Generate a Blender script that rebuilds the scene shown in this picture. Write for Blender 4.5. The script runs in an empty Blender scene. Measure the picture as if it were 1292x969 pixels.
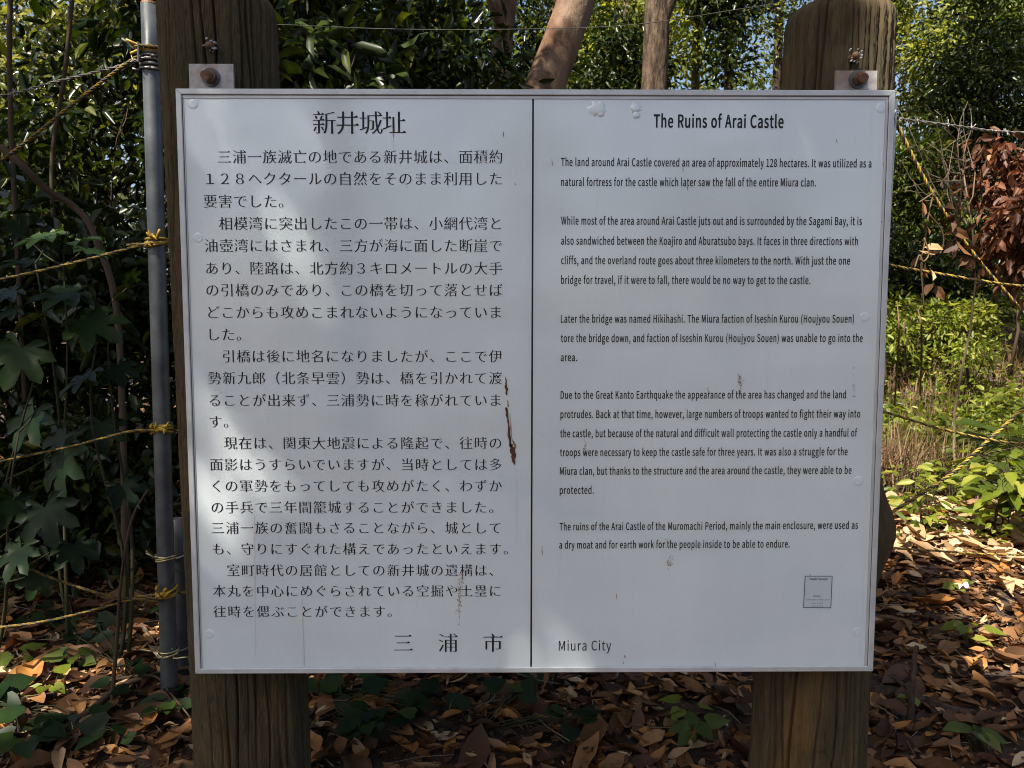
import bpy, math, os, random
import numpy as np
from math import radians as R, sin, cos, tan, pi
from mathutils import Vector, Matrix

random.seed(7)
rng = np.random.default_rng(7)
scene = bpy.context.scene
col = scene.collection

# ------------------------------------------------------------------ camera
EYE = Vector((-0.0518, 0.0, 1.42))
YAW, PITCH, FPX = 0.0080, -0.07926, 969.0
D = 1.3132                       # distance to the front of the sign frame
BOARD_W, BOARD_H, BOARD_Z = 1.2, 1.005, 1.42 - 0.61685
fwd = Vector((sin(YAW)*cos(PITCH), cos(YAW)*cos(PITCH), sin(PITCH)))
rgt = Vector((cos(YAW), -sin(YAW), 0))
upv = rgt.cross(fwd)
cam_d = bpy.data.cameras.new('camera')
cam = bpy.data.objects.new('camera', cam_d)
col.objects.link(cam)
cam_d.sensor_width = 36.0
cam_d.lens = 36.0*FPX/1292.0
cam_d.clip_start, cam_d.clip_end = 0.02, 600
cam_d.dof.use_dof = True
cam_d.dof.focus_distance = 1.36
cam_d.dof.aperture_fstop = 16
cam.matrix_world = Matrix((
    (rgt.x, upv.x, -fwd.x, EYE.x), (rgt.y, upv.y, -fwd.y, EYE.y),
    (rgt.z, upv.z, -fwd.z, EYE.z), (0, 0, 0, 1)))
scene.camera = cam

def P(px, py, Y):
    """the point at distance Y (world y) seen at pixel px,py of the 1292x969 photograph"""
    d = fwd*FPX + rgt*(px-646.0) - upv*(py-484.5)
    return EYE + d*((Y-EYE.y)/d.y)

# ------------------------------------------------------------------ light
SUN = Vector((-0.50, -0.60, 0.98)).normalized()      # towards the sun
sun_d = bpy.data.lights.new('sun', 'SUN')
sun_d.energy = 5.0
sun_d.angle = R(0.53)
sun_d.color = (1.0, 0.93, 0.80)
sun = bpy.data.objects.new('sun', sun_d)
col.objects.link(sun)
sun.rotation_euler = SUN.to_track_quat('Z', 'Y').to_euler()
world = bpy.data.worlds.new('World')
scene.world = world
world.use_nodes = True
wn = world.node_tree
sky = wn.nodes.new('ShaderNodeTexSky')
sky.sky_type = 'NISHITA'
sky.sun_disc = False
sky.sun_elevation = math.asin(SUN.z)
sky.sun_rotation = math.atan2(SUN.x, SUN.y)
sky.dust_density = 3.0
bg = wn.nodes['Background']
bg.inputs[1].default_value = 0.062
wn.links.new(sky.outputs[0], bg.inputs[0])
scene.view_settings.view_transform = 'Standard'
scene.view_settings.look = 'None'
scene.view_settings.gamma = 1
scene.view_settings.use_curve_mapping = False
scene.view_settings.exposure = 1.68
scene.render.engine = 'CYCLES'
cy = scene.cycles
cy.use_denoising = True
cy.filter_width = 1.0
cy.max_bounces = 6
cy.diffuse_bounces = 4
cy.glossy_bounces = 2
cy.transmission_bounces = 4
cy.transparent_max_bounces = 4
cy.caustics_reflective = cy.caustics_refractive = False
cy.sample_clamp_indirect = 4.0

# sunlit spots: gaps cut in the crowns so that the sun reaches these points (point, radius)
BEAMS = []
def beam(px, py, Y, r, k=1.0):
    BEAMS.append((np.array(P(px, py, Y)), r, k))       # k: how far leaves must keep clear, in leaf lengths
for px, py, r in ((298, 605, .046), (283, 645, .036), (322, 630, .030), (262, 680, .024), (275, 540, .022), (340, 560, .012),
                  (395, 305, .018), (420, 168, .018), (300, 160, .014), (365, 400, .016), (385, 470, .012),
                  (905, 610, .008), (700, 790, .026), (690, 815, .018), (1045, 165, .020), (1060, 210, .016), (760, 180, .016), (780, 330, .008), (540, 215, .012), (560, 120, .012),
                  (270, 185, .016)):
    beam(px, py, D, r, .45)
for px, py, Y, r in ((60, 300, 2.15, .07), (105, 305, 2.2, .06), (95, 330, 2.2, .05), (155, 728, 2.35, .04), (1195, 675, 3.4, .38), (1275, 690, 3.25, .32), (1145, 665, 3.5, .30), (1245, 655, 3.5, .26), (1170, 625, 4.0, .28), (1230, 610, 4.2, .2), (1140, 600, 4.5, .2),
                     (1255, 850, 2.3, .11), (1285, 825, 2.3, .10), (1240, 770, 2.7, .03), (440, 905, 2.2, .02), (1290, 420, 2.2, .10), (1215, 500, 6.0, .2),
                     (1270, 540, 2.2, .06), (1150, 440, 7.5, .40), (1185, 420, 7.6, .35), (1215, 455, 7.4, .3), (1160, 400, 7.6, .3), (1262, 470, 7.5, .22), (1190, 470, 7.2, .25), (1140, 475, 7.0, .25), (1240, 415, 7.8, .2), (1150, 60, 11.5, 1.2), (1265, 195, 4.0, .10), (1245, 215, 4.0, .07), (1280, 235, 4, .05), (1255, 290, 4, .03),
                     (1160, 215, 1.98, .045), (1190, 270, 2.0, .06), (1215, 305, 2.02, .07), (1250, 350, 2.05, .08), (1285, 362, 2.06, .06), (1240, 562, 2.08, .07), (1200, 598, 2.12, .05), (1175, 345, 2.0, .05), (1165, 330, 2, .05), (1215, 160, 2.1, .04),
                     (715, 30, 5.2, .10), (690, 75, 5.2, .05), (735, 5, 5.2, .12), (560, 60, 4.5, .10), (590, 95, 4.5, .09), (610, 40, 4.5, .07),
                     (380, 60, 3.2, .06), (100, 90, 4.2, .25), (60, 40, 4.2, .2), (150, 120, 4.2, .2), (130, 30, 4.2, .15), (1215, 800, 2.6, .04)):
    beam(px, py, Y, r, .6)
SUNN = np.array(SUN)

# ------------------------------------------------------------------ helpers
def tag(o, label=None, cat=None, group=None, kind=None):
    if label: o['label'] = label
    if cat: o['category'] = cat
    if group: o['group'] = group
    if kind: o['kind'] = kind
    return o

def empty(name, loc=(0, 0, 0), rz=0):
    o = bpy.data.objects.new(name, None)
    o.empty_display_size = 0.1
    o.location = loc
    o.rotation_euler.z = rz
    col.objects.link(o)
    return o

class MB:
    def __init__(s): s.v, s.f, s.m = [], [], []
    def add(s, vs, fs, mi=0):
        b = len(s.v)
        s.v += [tuple(x) for x in vs]
        s.f += [tuple(i+b for i in f) for f in fs]
        s.m += [mi]*len(fs)
        return s
    def box(s, x0, x1, y0, y1, z0, z1, mi=0):
        vs = [(x, y, z) for z in (z0, z1) for y in (y0, y1) for x in (x0, x1)]
        return s.add(vs, [(0,2,3,1), (4,5,7,6), (0,1,5,4), (2,6,7,3), (0,4,6,2), (1,3,7,5)], mi)
    def tube(s, path, rad, n=8, mi=0, caps=True, wob=0, seed=0):
        path = [Vector(p) for p in path]
        m = len(path)
        if not hasattr(rad, '__len__'): rad = [rad]*m
        rr = random.Random(seed)
        ref = None
        vs = []
        for i, p in enumerate(path):
            t = (path[min(i+1, m-1)]-path[max(i-1, 0)]).normalized()
            if ref is None:
                ref = Vector((1, 0, 0)) if abs(t.x) < .8 else Vector((0, 1, 0))
            a = (ref - t*ref.dot(t)).normalized()
            ref = a
            b = t.cross(a)
            for k in range(n):
                th = 2*pi*k/n
                r = rad[i]*(1+wob*(rr.random()-.5))
                vs.append(p + a*(r*cos(th)) + b*(r*sin(th)))
        fs = []
        for i in range(m-1):
            for k in range(n):
                k2 = (k+1) % n
                fs.append((i*n+k, i*n+k2, (i+1)*n+k2, (i+1)*n+k))
        if caps:
            fs.append(tuple(range(n-1, -1, -1)))
            fs.append(tuple((m-1)*n+k for k in range(n)))
        return s.add(vs, fs, mi)
    def build(s, name, mats, parent=None, smooth=True, local=True):
        me = bpy.data.meshes.new(name)
        me.from_pydata(s.v, [], s.f)
        if not isinstance(mats, (list, tuple)): mats = [mats]
        for m in mats: me.materials.append(m)
        if len(mats) > 1: me.polygons.foreach_set('material_index', s.m)
        me.polygons.foreach_set('use_smooth', [smooth]*len(s.f))
        me.update()
        return link(name, me, parent)

def link(name, me, parent=None):
    o = bpy.data.objects.new(name, me)
    col.objects.link(o)
    if parent is not None:
        o.parent = parent
        o.matrix_parent_inverse = Matrix.Translation(parent.location).inverted() if parent.rotation_euler.z == 0 else Matrix()
    return o

def np_mesh(name, V, F, mats, parent=None, smooth=False, mi=None):
    """V (n,3), F (m,k) with k 3 or 4"""
    me = bpy.data.meshes.new(name)
    V = np.asarray(V, np.float32); F = np.asarray(F, np.int32)
    k = F.shape[1]
    me.vertices.add(len(V)); me.vertices.foreach_set('co', V.ravel())
    me.loops.add(F.size); me.loops.foreach_set('vertex_index', F.ravel())
    me.polygons.add(len(F))
    me.polygons.foreach_set('loop_start', np.arange(0, F.size, k, dtype=np.int32))
    me.polygons.foreach_set('loop_total', np.full(len(F), k, np.int32))
    if not isinstance(mats, (list, tuple)): mats = [mats]
    for m in mats: me.materials.append(m)
    if mi is not None: me.polygons.foreach_set('material_index', np.asarray(mi, np.int32))
    me.polygons.foreach_set('use_smooth', np.full(len(F), smooth))
    me.update(calc_edges=True)
    return link(name, me, parent)

def nrmz(a):
    return a/np.maximum(np.linalg.norm(a, axis=-1, keepdims=True), 1e-9)

# ------------------------------------------------------------------ materials
class Mat:
    def __init__(s, name):
        s.m = bpy.data.materials.new(name)
        s.m.use_nodes = True
        s.t = s.m.node_tree
        s.b = s.t.nodes['Principled BSDF']
        s.out = s.t.nodes['Material Output']
    def n(s, typ, **kw):
        x = s.t.nodes.new(typ)
        for k, v in kw.items():
            if hasattr(x, k): setattr(x, k, v)
        return x
    def l(s, a, b): s.t.links.new(a, b); return s
    def coords(s, scale=(1, 1, 1), kind='Object'):
        tc = s.n('ShaderNodeTexCoord'); mp = s.n('ShaderNodeMapping')
        mp.inputs['Scale'].default_value = scale
        s.l(tc.outputs[kind], mp.inputs[0])
        return mp.outputs[0]
    def noise(s, vec, scale, detail=4, rough=.55):
        x = s.n('ShaderNodeTexNoise')
        x.inputs['Scale'].default_value = scale
        x.inputs['Detail'].default_value = detail
        x.inputs['Roughness'].default_value = rough
        if vec is not None: s.l(vec, x.inputs['Vector'])
        return x.outputs['Fac']
    def ramp(s, fac, stops):
        x = s.n('ShaderNodeValToRGB')
        e = x.color_ramp.elements
        while len(e) < len(stops): e.new(.5)
        for i, (p, c) in enumerate(stops):
            e[i].position = p; e[i].color = tuple(c)+(1,) if len(c) == 3 else c
        s.l(fac, x.inputs[0])
        return x.outputs[0]
    def mix(s, fac, a, b, mode='MIX'):
        x = s.n('ShaderNodeMix', data_type='RGBA', blend_type=mode)
        for i, v in ((0, fac), (6, a), (7, b)):
            if hasattr(v, 'is_output'): s.l(v, x.inputs[i])
            else: x.inputs[i].default_value = v if i == 0 else (tuple(v)+(1,))[:4]
        return x.outputs[2]
    def bump(s, fac, strength=.3, dist=.01):
        x = s.n('ShaderNodeBump')
        x.inputs['Strength'].default_value = strength
        x.inputs['Distance'].default_value = dist
        s.l(fac, x.inputs['Height']); s.l(x.outputs[0], s.b.inputs['Normal'])
        return s
    def set(s, color=None, rough=None, metal=None, spec=None):
        if color is not None:
            if hasattr(color, 'is_output'): s.l(color, s.b.inputs['Base Color'])
            else: s.b.inputs['Base Color'].default_value = tuple(color)+(1,)
        if rough is not None:
            if hasattr(rough, 'is_output'): s.l(rough, s.b.inputs['Roughness'])
            else: s.b.inputs['Roughness'].default_value = rough
        if metal is not None: s.b.inputs['Metallic'].default_value = metal
        if spec is not None: s.b.inputs['Specular IOR Level'].default_value = spec
        return s

def leaf_mat(name, stops, trans=.35, rough=.4, tcol=(1.5, 1.5, .5), spec=.28):
    m = Mat(name)
    g = m.n('ShaderNodeNewGeometry')
    c = m.ramp(g.outputs['Random Per Island'], stops)
    nz = m.noise(m.coords(), 30, 2)
    c = m.mix(.35, c, m.ramp(nz, [(.3, (.45, .45, .45)), (.75, (1.5, 1.4, 1.2))]), 'MULTIPLY')
    m.set(c, rough, spec=spec)
    if trans:
        tr = m.n('ShaderNodeBsdfTranslucent'); ms = m.n('ShaderNodeMixShader')
        m.l(m.mix(1, c, tcol, 'MULTIPLY'), tr.inputs[0])
        ms.inputs[0].default_value = trans
        m.l(m.b.outputs[0], ms.inputs[1]); m.l(tr.outputs[0], ms.inputs[2]); m.l(ms.outputs[0], m.out.inputs[0])
    return m.m

def simple(name, color, rough=.5, metal=0, nscale=0, var=.3, bump=0, scale=(1, 1, 1), spec=None):
    m = Mat(name)
    if nscale:
        nz = m.noise(m.coords(scale), nscale, 5, .6)
        lo = tuple(c*(1-var) for c in color); hi = tuple(min(1, c*(1+var)) for c in color)
        m.set(m.ramp(nz, [(.3, lo), (.7, hi)]), rough, metal, spec)
        if bump: m.bump(nz, bump, .004)
    else: m.set(color, rough, metal, spec)
    return m.m

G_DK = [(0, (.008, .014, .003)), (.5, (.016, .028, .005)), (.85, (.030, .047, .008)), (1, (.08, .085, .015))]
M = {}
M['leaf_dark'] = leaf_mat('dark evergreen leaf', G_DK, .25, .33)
M['leaf_mid'] = leaf_mat('mid green leaf', [(0, (.03, .048, .008)), (.5, (.055, .08, .013)), (.9, (.10, .125, .02)), (1, (.18, .155, .03))], .38, .38)
M['leaf_yellow'] = leaf_mat('yellow green leaf', [(0, (.10, .125, .022)), (.5, (.18, .20, .040)), (1, (.28, .28, .075))], .5, .42)
M['leaf_pale'] = leaf_mat('pale glossy sunlit leaf', [(0, (.04, .055, .012)), (.5, (.10, .115, .028)), (.8, (.19, .19, .06)), (1, (.30, .27, .13))], .3, .24, spec=.7)
M['leaf_lime'] = leaf_mat('fresh green leaf', [(0, (.045, .068, .007)), (.4, (.11, .145, .015)), (.8, (.19, .22, .028)), (1, (.28, .27, .06))], .45, .4)
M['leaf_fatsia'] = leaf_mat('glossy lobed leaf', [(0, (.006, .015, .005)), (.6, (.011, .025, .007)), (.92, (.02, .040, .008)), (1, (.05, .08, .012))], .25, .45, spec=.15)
M['leaf_brown'] = leaf_mat('dry copper leaf', [(0, (.05, .018, .009)), (.5, (.10, .036, .017)), (.85, (.17, .07, .035)), (1, (.30, .18, .10))], .25, .5, (1.3, .9, .5))
M['litter'] = leaf_mat('fallen leaf', [(0, (.028, .013, .007)), (.25, (.068, .033, .016)), (.5, (.135, .066, .030)), (.7, (.215, .108, .046)), (.85, (.31, .135, .034)), (.93, (.34, .22, .12)), (1, (.42, .33, .21))], .12, .55, (1.2, .8, .5), .2)
M['dry_grass'] = leaf_mat('dry straw', [(0, (.05, .03, .016)), (.5, (.11, .066, .034)), (1, (.24, .165, .09))], .2, .6, (1.1, .9, .6))
m = Mat('bark'); nz = m.noise(m.coords((1, 1, .25)), 22, 6, .65)
m.set(m.ramp(nz, [(.36, (.018, .012, .008)), (.5, (.060, .040, .027)), (.66, (.12, .082, .056))]), .9, spec=.2).bump(nz, 1, .05); M['bark'] = m.m
m = Mat('smooth red bark'); v = m.coords((1, 1, .5)); nz = m.noise(v, 14, 6, .65); n2 = m.noise(v, 3.5, 3)
c = m.ramp(nz, [(.3, (.06, .032, .02)), (.5, (.13, .072, .045)), (.72, (.22, .13, .082))])
m.set(m.mix(m.ramp(n2, [(.45, (0, 0, 0)), (.6, (.7, .7, .7))]), c, (.15, .11, .08)), .85, spec=.2).bump(nz, .9, .03); M['bark_red'] = m.m
m = Mat('twig bark'); m.set((.062, .040, .025), .85, spec=.2); M['twig'] = m.m
m = Mat('soil'); v = m.coords(); nz = m.noise(v, 9, 8, .7)
m.set(m.ramp(nz, [(.3, (.018, .011, .007)), (.55, (.05, .03, .018)), (.75, (.09, .055, .03))]), .95).bump(nz, .8, .04); M['soil'] = m.m

# imitation log posts: cast concrete, stained brown
m = Mat('stained imitation log'); v = m.coords((1, 1, .2)); n1 = m.noise(v, 34, 7, .7); n2 = m.noise(m.coords(), 6, 4); n3 = m.noise(m.coords((1, 1, .3)), 9, 4)
c = m.ramp(n1, [(.3, (.042, .030, .017)), (.5, (.076, .053, .028)), (.7, (.112, .078, .038))])
c = m.mix(m.ramp(n3, [(.58, (0, 0, 0)), (.70, (.45, .45, .45))]), c, (.19, .095, .022))
c = m.mix(m.ramp(n2, [(.42, (0, 0, 0)), (.6, (.6, .6, .6))]), c, (.055, .050, .028))
n4 = m.noise(m.coords((1, 1, .10)), 60, 6, .75)
m.set(c, .85, spec=.2).bump(n4, .9, .006); M['post'] = m.m

# sign materials
m = Mat('white coated panel'); v = m.coords()
wav = m.noise(m.coords((1, 1, 2.2)), 3.0, 2, .5)
grain = m.noise(m.coords((6, 1, 1)), 60, 3, .6)
dust = m.noise(m.coords((1, 1, .35)), 5, 4)
c = m.ramp(dust, [(.3, (.545, .605, .635)), (.7, (.62, .68, .705))])
strk = m.noise(m.coords((9, 1, .35)), 7, 5, .65)
c = m.mix(m.ramp(strk, [(.60, (0, 0, 0)), (.80, (.22, .22, .22))]), c, (.46, .41, .35))
spk = m.noise(m.coords((1, 1, .7)), 95, 2, .5)
c = m.mix(m.ramp(spk, [(.80, (0, 0, 0)), (.84, (.5, .5, .5))]), c, (.28, .20, .14))
m.set(c, m.ramp(grain, [(.3, (.26,)*3), (.7, (.34,)*3)]), spec=.4)
m.b.inputs['Coat Weight'].default_value = 1
m.b.inputs['Coat Roughness'].default_value = .10
m.b.inputs['Coat IOR'].default_value = 1.75
mx = m.n('ShaderNodeMath', operation='ADD'); m.l(wav, mx.inputs[0])
sc_ = m.n('ShaderNodeMath', operation='MULTIPLY'); m.l(grain, sc_.inputs[0]); sc_.inputs[1].default_value = .012; m.l(sc_.outputs[0], mx.inputs[1])
m.bump(mx.outputs[0], .55, .012); M['panel'] = m.m
m = Mat('dull aluminium'); nz = m.noise(m.coords((1, 1, 1)), 30, 5, .6); n2 = m.noise(m.coords((.15, .15, .15)), 300, 2)
m.set(m.ramp(nz, [(.3, (.42, .435, .45)), (.7, (.53, .545, .555))]), .5, .3); m.bump(n2, .15, .001); M['alu'] = m.m
M['ink'] = simple('black print', (.008, .008, .010), .45, spec=.25)
M['ink_grey'] = simple('grey print', (.10, .10, .11), .45)
M['sticker'] = simple('pale sticker', (.48, .54, .57), .5)
M['galv'] = simple('galvanised steel', (.075, .082, .088), .42, .35, 25, .3, .1)
M['dull_pipe'] = simple('weathered grey pipe', (.024, .026, .029), .6, .0, 18, .3, .15)
m = Mat('spotted zinc plate'); v = m.coords(); nz = m.noise(v, 55, 6, .7); n2 = m.noise(v, 18, 3)
c = m.ramp(nz, [(.35, (.24, .22, .21)), (.65, (.42, .40, .39))])
m.set(m.mix(m.ramp(n2, [(.52, (0, 0, 0)), (.66, (.7, .7, .7))]), c, (.20, .11, .07)), .6, .3); M['plate'] = m.m
M['rust'] = simple('brown rusted steel', (.14, .075, .04), .65, .3, 90, .5, .3)
M['rust_dk'] = simple('dark rust', (.075, .026, .011), .8, 0, 120, .6, .4)
M['rust_lt'] = simple('light rust', (.25, .13, .065), .8, 0, 150, .4, .3)
M['stain'] = simple('faint brown dirt', (.50, .46, .41), .7, 0, 60, .3)
M['yellow'] = simple('yellow rope strand', (.25, .165, .022), .7, 0, 60, .45)
m = Mat('grimy rope strand'); nz = m.noise(m.coords(), 35, 4, .7)
m.set(m.ramp(nz, [(.3, (.05, .035, .012)), (.5, (.15, .095, .018)), (.75, (.27, .17, .025))]), .8, spec=.15); M['grimy'] = m.m
M['black'] = simple('black rope strand', (.022, .02, .016), .65)
M['gold'] = simple('yellow plastic tie', (.34, .21, .014), .5)
M['wire'] = simple('weathered wire', (.17, .16, .15), .5, .5, 50, .3)
M['brass'] = simple('bright binding wire', (.55, .46, .24), .3, .8)
M['residue'] = simple('white residue', (.36, .37, .40), .8)
M['white_scrap'] = simple('white tissue', (.5, .51, .53), .8)

# ------------------------------------------------------------------ ground
def ss(a, b, x):
    t = np.clip((x-a)/(b-a), 0, 1)
    return t*t*(3-2*t)
def ground(x, y):
    x = np.asarray(x, float); y = np.asarray(y, float)
    h = .22 + .20*ss(.4, 2.2, y) + .035*np.clip(y-3, 0, 30)
    bank = .45*np.clip(y-7.0-.35*np.sin(x*.9), 0, 9)*ss(.8, 3.4, x)
    back = .10*np.clip(y-9, 0, 20)*(1-ss(.8, 3.4, x))
    h = h + bank + back
    return h + .03*np.sin(x*2.3+y*1.1) + .025*np.sin(y*3.1-x*1.7) + .012*np.sin(x*7+y*5)
def gz(x, y): return float(ground(x, y))

def axis(lo, hi, c0, c1, near, far):
    a = list(np.arange(c0, c1, near))
    s, x = near, c1
    b = []
    while x < hi:
        b.append(x); s = min(far, s*1.15); x += s
    b.append(hi)
    s, x = near, c0
    d = []
    while x > lo:
        s = min(far, s*1.15); x -= s; d.append(max(x, lo))
    return np.array(d[::-1]+a+b)
gx = axis(-120, 120, -5, 6, .07, 6); gy = axis(-80, 160, .6, 9, .07, 6)
X, Y = np.meshgrid(gx, gy)
Z = ground(X, Y)
nx, ny = len(gx), len(gy)
idx = np.arange(nx*ny).reshape(ny, nx)
F = np.stack([idx[:-1, :-1], idx[:-1, 1:], idx[1:, 1:], idx[1:, :-1]], -1).reshape(-1, 4)
g = np_mesh('ground', np.stack([X, Y, Z], -1).reshape(-1, 3), F, M['soil'], smooth=True)
tag(g, kind='structure')

# ------------------------------------------------------------------ leaves
T_LEAF = (np.array([(0, 0, 0), (.28, -.42, .10), (.68, -.40, .10), (1, 0, -.10), (.68, .40, .10), (.28, .42, .10), (.28, 0, 0), (.68, 0, -.03)]),
          [(0, 1, 6, 0), (0, 6, 5, 0), (1, 2, 7, 6), (6, 7, 4, 5), (2, 3, 7, 2), (7, 3, 4, 7)])
T_FOLD = (np.array([(0, 0, 0), (.45, -.5, .14), (1, 0, -.12), (.45, .5, .14)]), [(0, 1, 2), (0, 2, 3)])
T_LEAF3 = (np.array([(0, 0, 0), (.3, -.44, .10), (.7, -.36, .08), (1, 0, -.12), (.7, .36, .08), (.3, .44, .10)]),
           [(0, 1, 2), (0, 2, 3), (0, 3, 4), (0, 4, 5)])
def palmate():
    """deeply lobed glossy leaf, blade seen from above; u along the leaf, v across, w up"""
    pts = [(0.10, 0, 0)]
    fs = []
    angs = [-125, -84, -43, 0, 43, 84, 125]
    lens = [.46, .66, .82, .92, .82, .66, .46]
    ring = []
    for i, (a, l) in enumerate(zip(angs, lens)):
        a = R(a)
        def pp(r, da, w): return (.10+r*cos(a+da), r*sin(a+da), w)
        ring += [pp(l*.60, -.31, .04), pp(l*.84, -.20, .0), pp(l, 0, -.08), pp(l*.84, .20, .0), pp(l*.60, .31, .04)]
        if i < 6:
            b = R((angs[i]+angs[i+1])/2)
            ring.append((.10+.40*cos(b), .40*sin(b), -.01))
    mids = []
    base = 1+len(ring)
    pts += ring
    for a, l in zip(angs, lens):
        a = R(a); pts.append((.10+l*.6*cos(a), l*.6*sin(a), -.03))
    for i in range(7):
        o = 1+i*6; mdx = base+i
        prev = o-1 if i > 0 else None
        nxt = o+5 if i < 6 else None
        fs += [(mdx, o, o+1), (mdx, o+1, o+2), (mdx, o+2, o+3), (mdx, o+3, o+4)]
        fs.append((0, prev, mdx) if prev else (0, o, mdx))
        if prev: fs.append((prev, o, mdx))
        fs.append((0, mdx, nxt) if nxt else (0, mdx, o+4))
        if nxt: fs.append((nxt, mdx, o+4))
    return np.array(pts), fs
T_PALM = palmate()
T_HEART = (np.array([(0, 0, 0), (-.12, -.28, .05), (.12, -.5, .06), (.5, -.42, .05), (1, 0, -.06), (.5, .42, .05), (.12, .5, .06), (-.12, .28, .05), (.4, 0, -.02)]),
           [(0, 1, 2), (0, 2, 8), (8, 2, 3), (8, 3, 4), (8, 4, 5), (8, 5, 6), (0, 8, 6), (0, 6, 7)])

def inst(tpl, pos, d, n, L, W):
    """stamp the template at each position; returns V, F"""
    tv, tf = tpl
    tf = [f for f in tf]
    tri = []
    for f in tf:
        f = list(dict.fromkeys(f))
        if len(f) == 3: tri.append(f)
        else: tri += [[f[0], f[1], f[2]], [f[0], f[2], f[3]]]
    tf = np.array(tri)
    d = nrmz(d); n = n-(n*d).sum(-1, keepdims=True)*d; n = nrmz(n); s = np.cross(n, d)
    L = np.broadcast_to(np.asarray(L, float), (len(pos),)); W = np.broadcast_to(np.asarray(W, float), (len(pos),))
    V = pos[:, None, :] + d[:, None, :]*(tv[None, :, 0:1]*L[:, None, None]) + s[:, None, :]*(tv[None, :, 1:2]*W[:, None, None]) + n[:, None, :]*(tv[None, :, 2:3]*L[:, None, None])
    Fc = tf[None] + (np.arange(len(pos))*len(tv))[:, None, None]
    return V.reshape(-1, 3), Fc.reshape(-1, 3)

def beam_ok(pos, pad):
    keep = np.ones(len(pos), bool)
    for T, r, k in BEAMS:
        v = pos-T
        t = v@SUNN
        dist = np.linalg.norm(v-t[:, None]*SUNN, axis=1)
        keep &= ~((t > .35) & (dist < r+pad*k))
    return keep

def leaf_cloud(centers, per, spread, L, aspect=.42, droop=.25, tpl=T_FOLD, use_beams=True, r=rng, flat=.6, pad=.75):
    """rosettes of leaves round each twig tip"""
    c = np.repeat(np.asarray(centers, float), per, axis=0)
    n = len(c)
    rad = nrmz(r.normal(size=(n, 3)))
    dist = spread*np.abs(r.random(n))**.6
    pos = c+rad*dist[:, None]*np.array([1, 1, .75])
    LL = L*(.65+.6*r.random(n))
    d = rad+r.normal(size=(n, 3))*.5+np.array([0, 0, -droop])
    nn = np.array([0, 0, flat])+r.normal(size=(n, 3))*.45
    if use_beams:
        k = beam_ok(pos, L*pad)
        pos, d, nn, LL = pos[k], d[k], nn[k], LL[k]
    return inst(tpl, pos, d, nn, LL, LL*aspect*(.8+.4*r.random(len(LL))))

def ellipsoid_pts(n, c, rad, r=rng, shell=.5):
    v = nrmz(r.normal(size=(n, 3)))
    q = r.random(n)**(1/3*shell)
    return np.array(c)+v*q[:, None]*np.array(rad)

def clump_pts(n, c, rad, nc=9, r=rng, frac=.34):
    """points gathered into sub-clumps inside the ellipsoid, so that the crown has lumps and gaps"""
    cs = ellipsoid_pts(nc, c, np.array(rad)*.78, r, .8)
    which = r.integers(0, nc, n)
    sz = frac*(.6+.8*r.random(nc))
    return cs[which]+r.normal(size=(n, 3))*np.array(rad)*(sz[which][:, None]*.62)

def bend_path(a, b, n=6, amp=.06, seed=0, sag=0):
    rr = random.Random(seed)
    a, b = Vector(a), Vector(b)
    Lg = (b-a).length
    off1 = Vector((rr.uniform(-1, 1), rr.uniform(-1, 1), rr.uniform(-1, 1)))*amp*Lg
    off2 = Vector((rr.uniform(-1, 1), rr.uniform(-1, 1), rr.uniform(-1, 1)))*amp*Lg*.5
    out = []
    for i in range(n):
        t = i/(n-1)
        out.append(a.lerp(b, t)+off1*sin(pi*t)+off2*sin(2*pi*t)+Vector((0, 0, -sag*4*t*(1-t))))
    return out

def tree(name, label, trunk, radii, blobs, nclust, per, L, mat, bark='bark', group=None, spread=.3, aspect=.42, tpl=T_FOLD,
         limbs=7, seed=0, beams=True, extra=None, cat='tree', clumps=10, droop=.25, sides=12, limb_r=.25, fork=.55):
    r = np.random.default_rng(seed+100)
    root = empty(name, trunk[0])
    tag(root, label, cat, group)
    mb = MB()
    mb.tube(trunk, radii, sides, wob=.05, seed=seed)
    pts = []
    for (c, rad, share) in blobs:
        pts.append(clump_pts(int(nclust*share), c, rad, clumps, r))
    pts = np.concatenate(pts)
    if len(pts) and limbs:
        for i in range(limbs):
            e = Vector(pts[r.integers(0, len(pts))])
            k = int(len(trunk)*(fork+(1-fork)*i/limbs)); k = min(k, len(trunk)-1)
            s = Vector(trunk[k])
            path = bend_path(s, e, 7, .08, seed*31+i)
            r0 = radii[k]*limb_r*2
            if beams and not beam_ok(np.array([tuple(a.lerp(b, q/4)) for a, b in zip(path, path[1:]) for q in range(5)]), .06).all(): continue
            mb.tube(path, [r0*(1-.85*j/6) for j in range(7)], 6, caps=False)
            for q in range(3):
                e2 = Vector(pts[r.integers(0, len(pts))])
                st = path[3+q]
                if (e2-st).length < 2.2:
                    mb.tube(bend_path(st, e2, 4, .1, seed*77+i*5+q), [r0*.35, r0*.25, r0*.15, r0*.06], 5, caps=False)
    mb.build('trunk', M[bark], root)
    if extra is not None: pts = np.concatenate([pts, extra])
    if len(pts):
        V, Fc = leaf_cloud(pts, per, spread, L, aspect, droop, tpl, beams, r)
        np_mesh('crown', V, Fc, M[mat], root, smooth=True)
    return root

# ------------------------------------------------------------------ the sign
FY = D                      # front plane of the frame
PY = D+.0045                # front plane of the panel
sign = empty('information_sign', (0, FY+.015, BOARD_Z))
tag(sign, 'large white information board in an aluminium frame with black Japanese and English text', 'sign')
x0, x1, z0, z1 = -BOARD_W/2, BOARD_W/2, BOARD_Z, BOARD_Z+BOARD_H
FW = .0095
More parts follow.
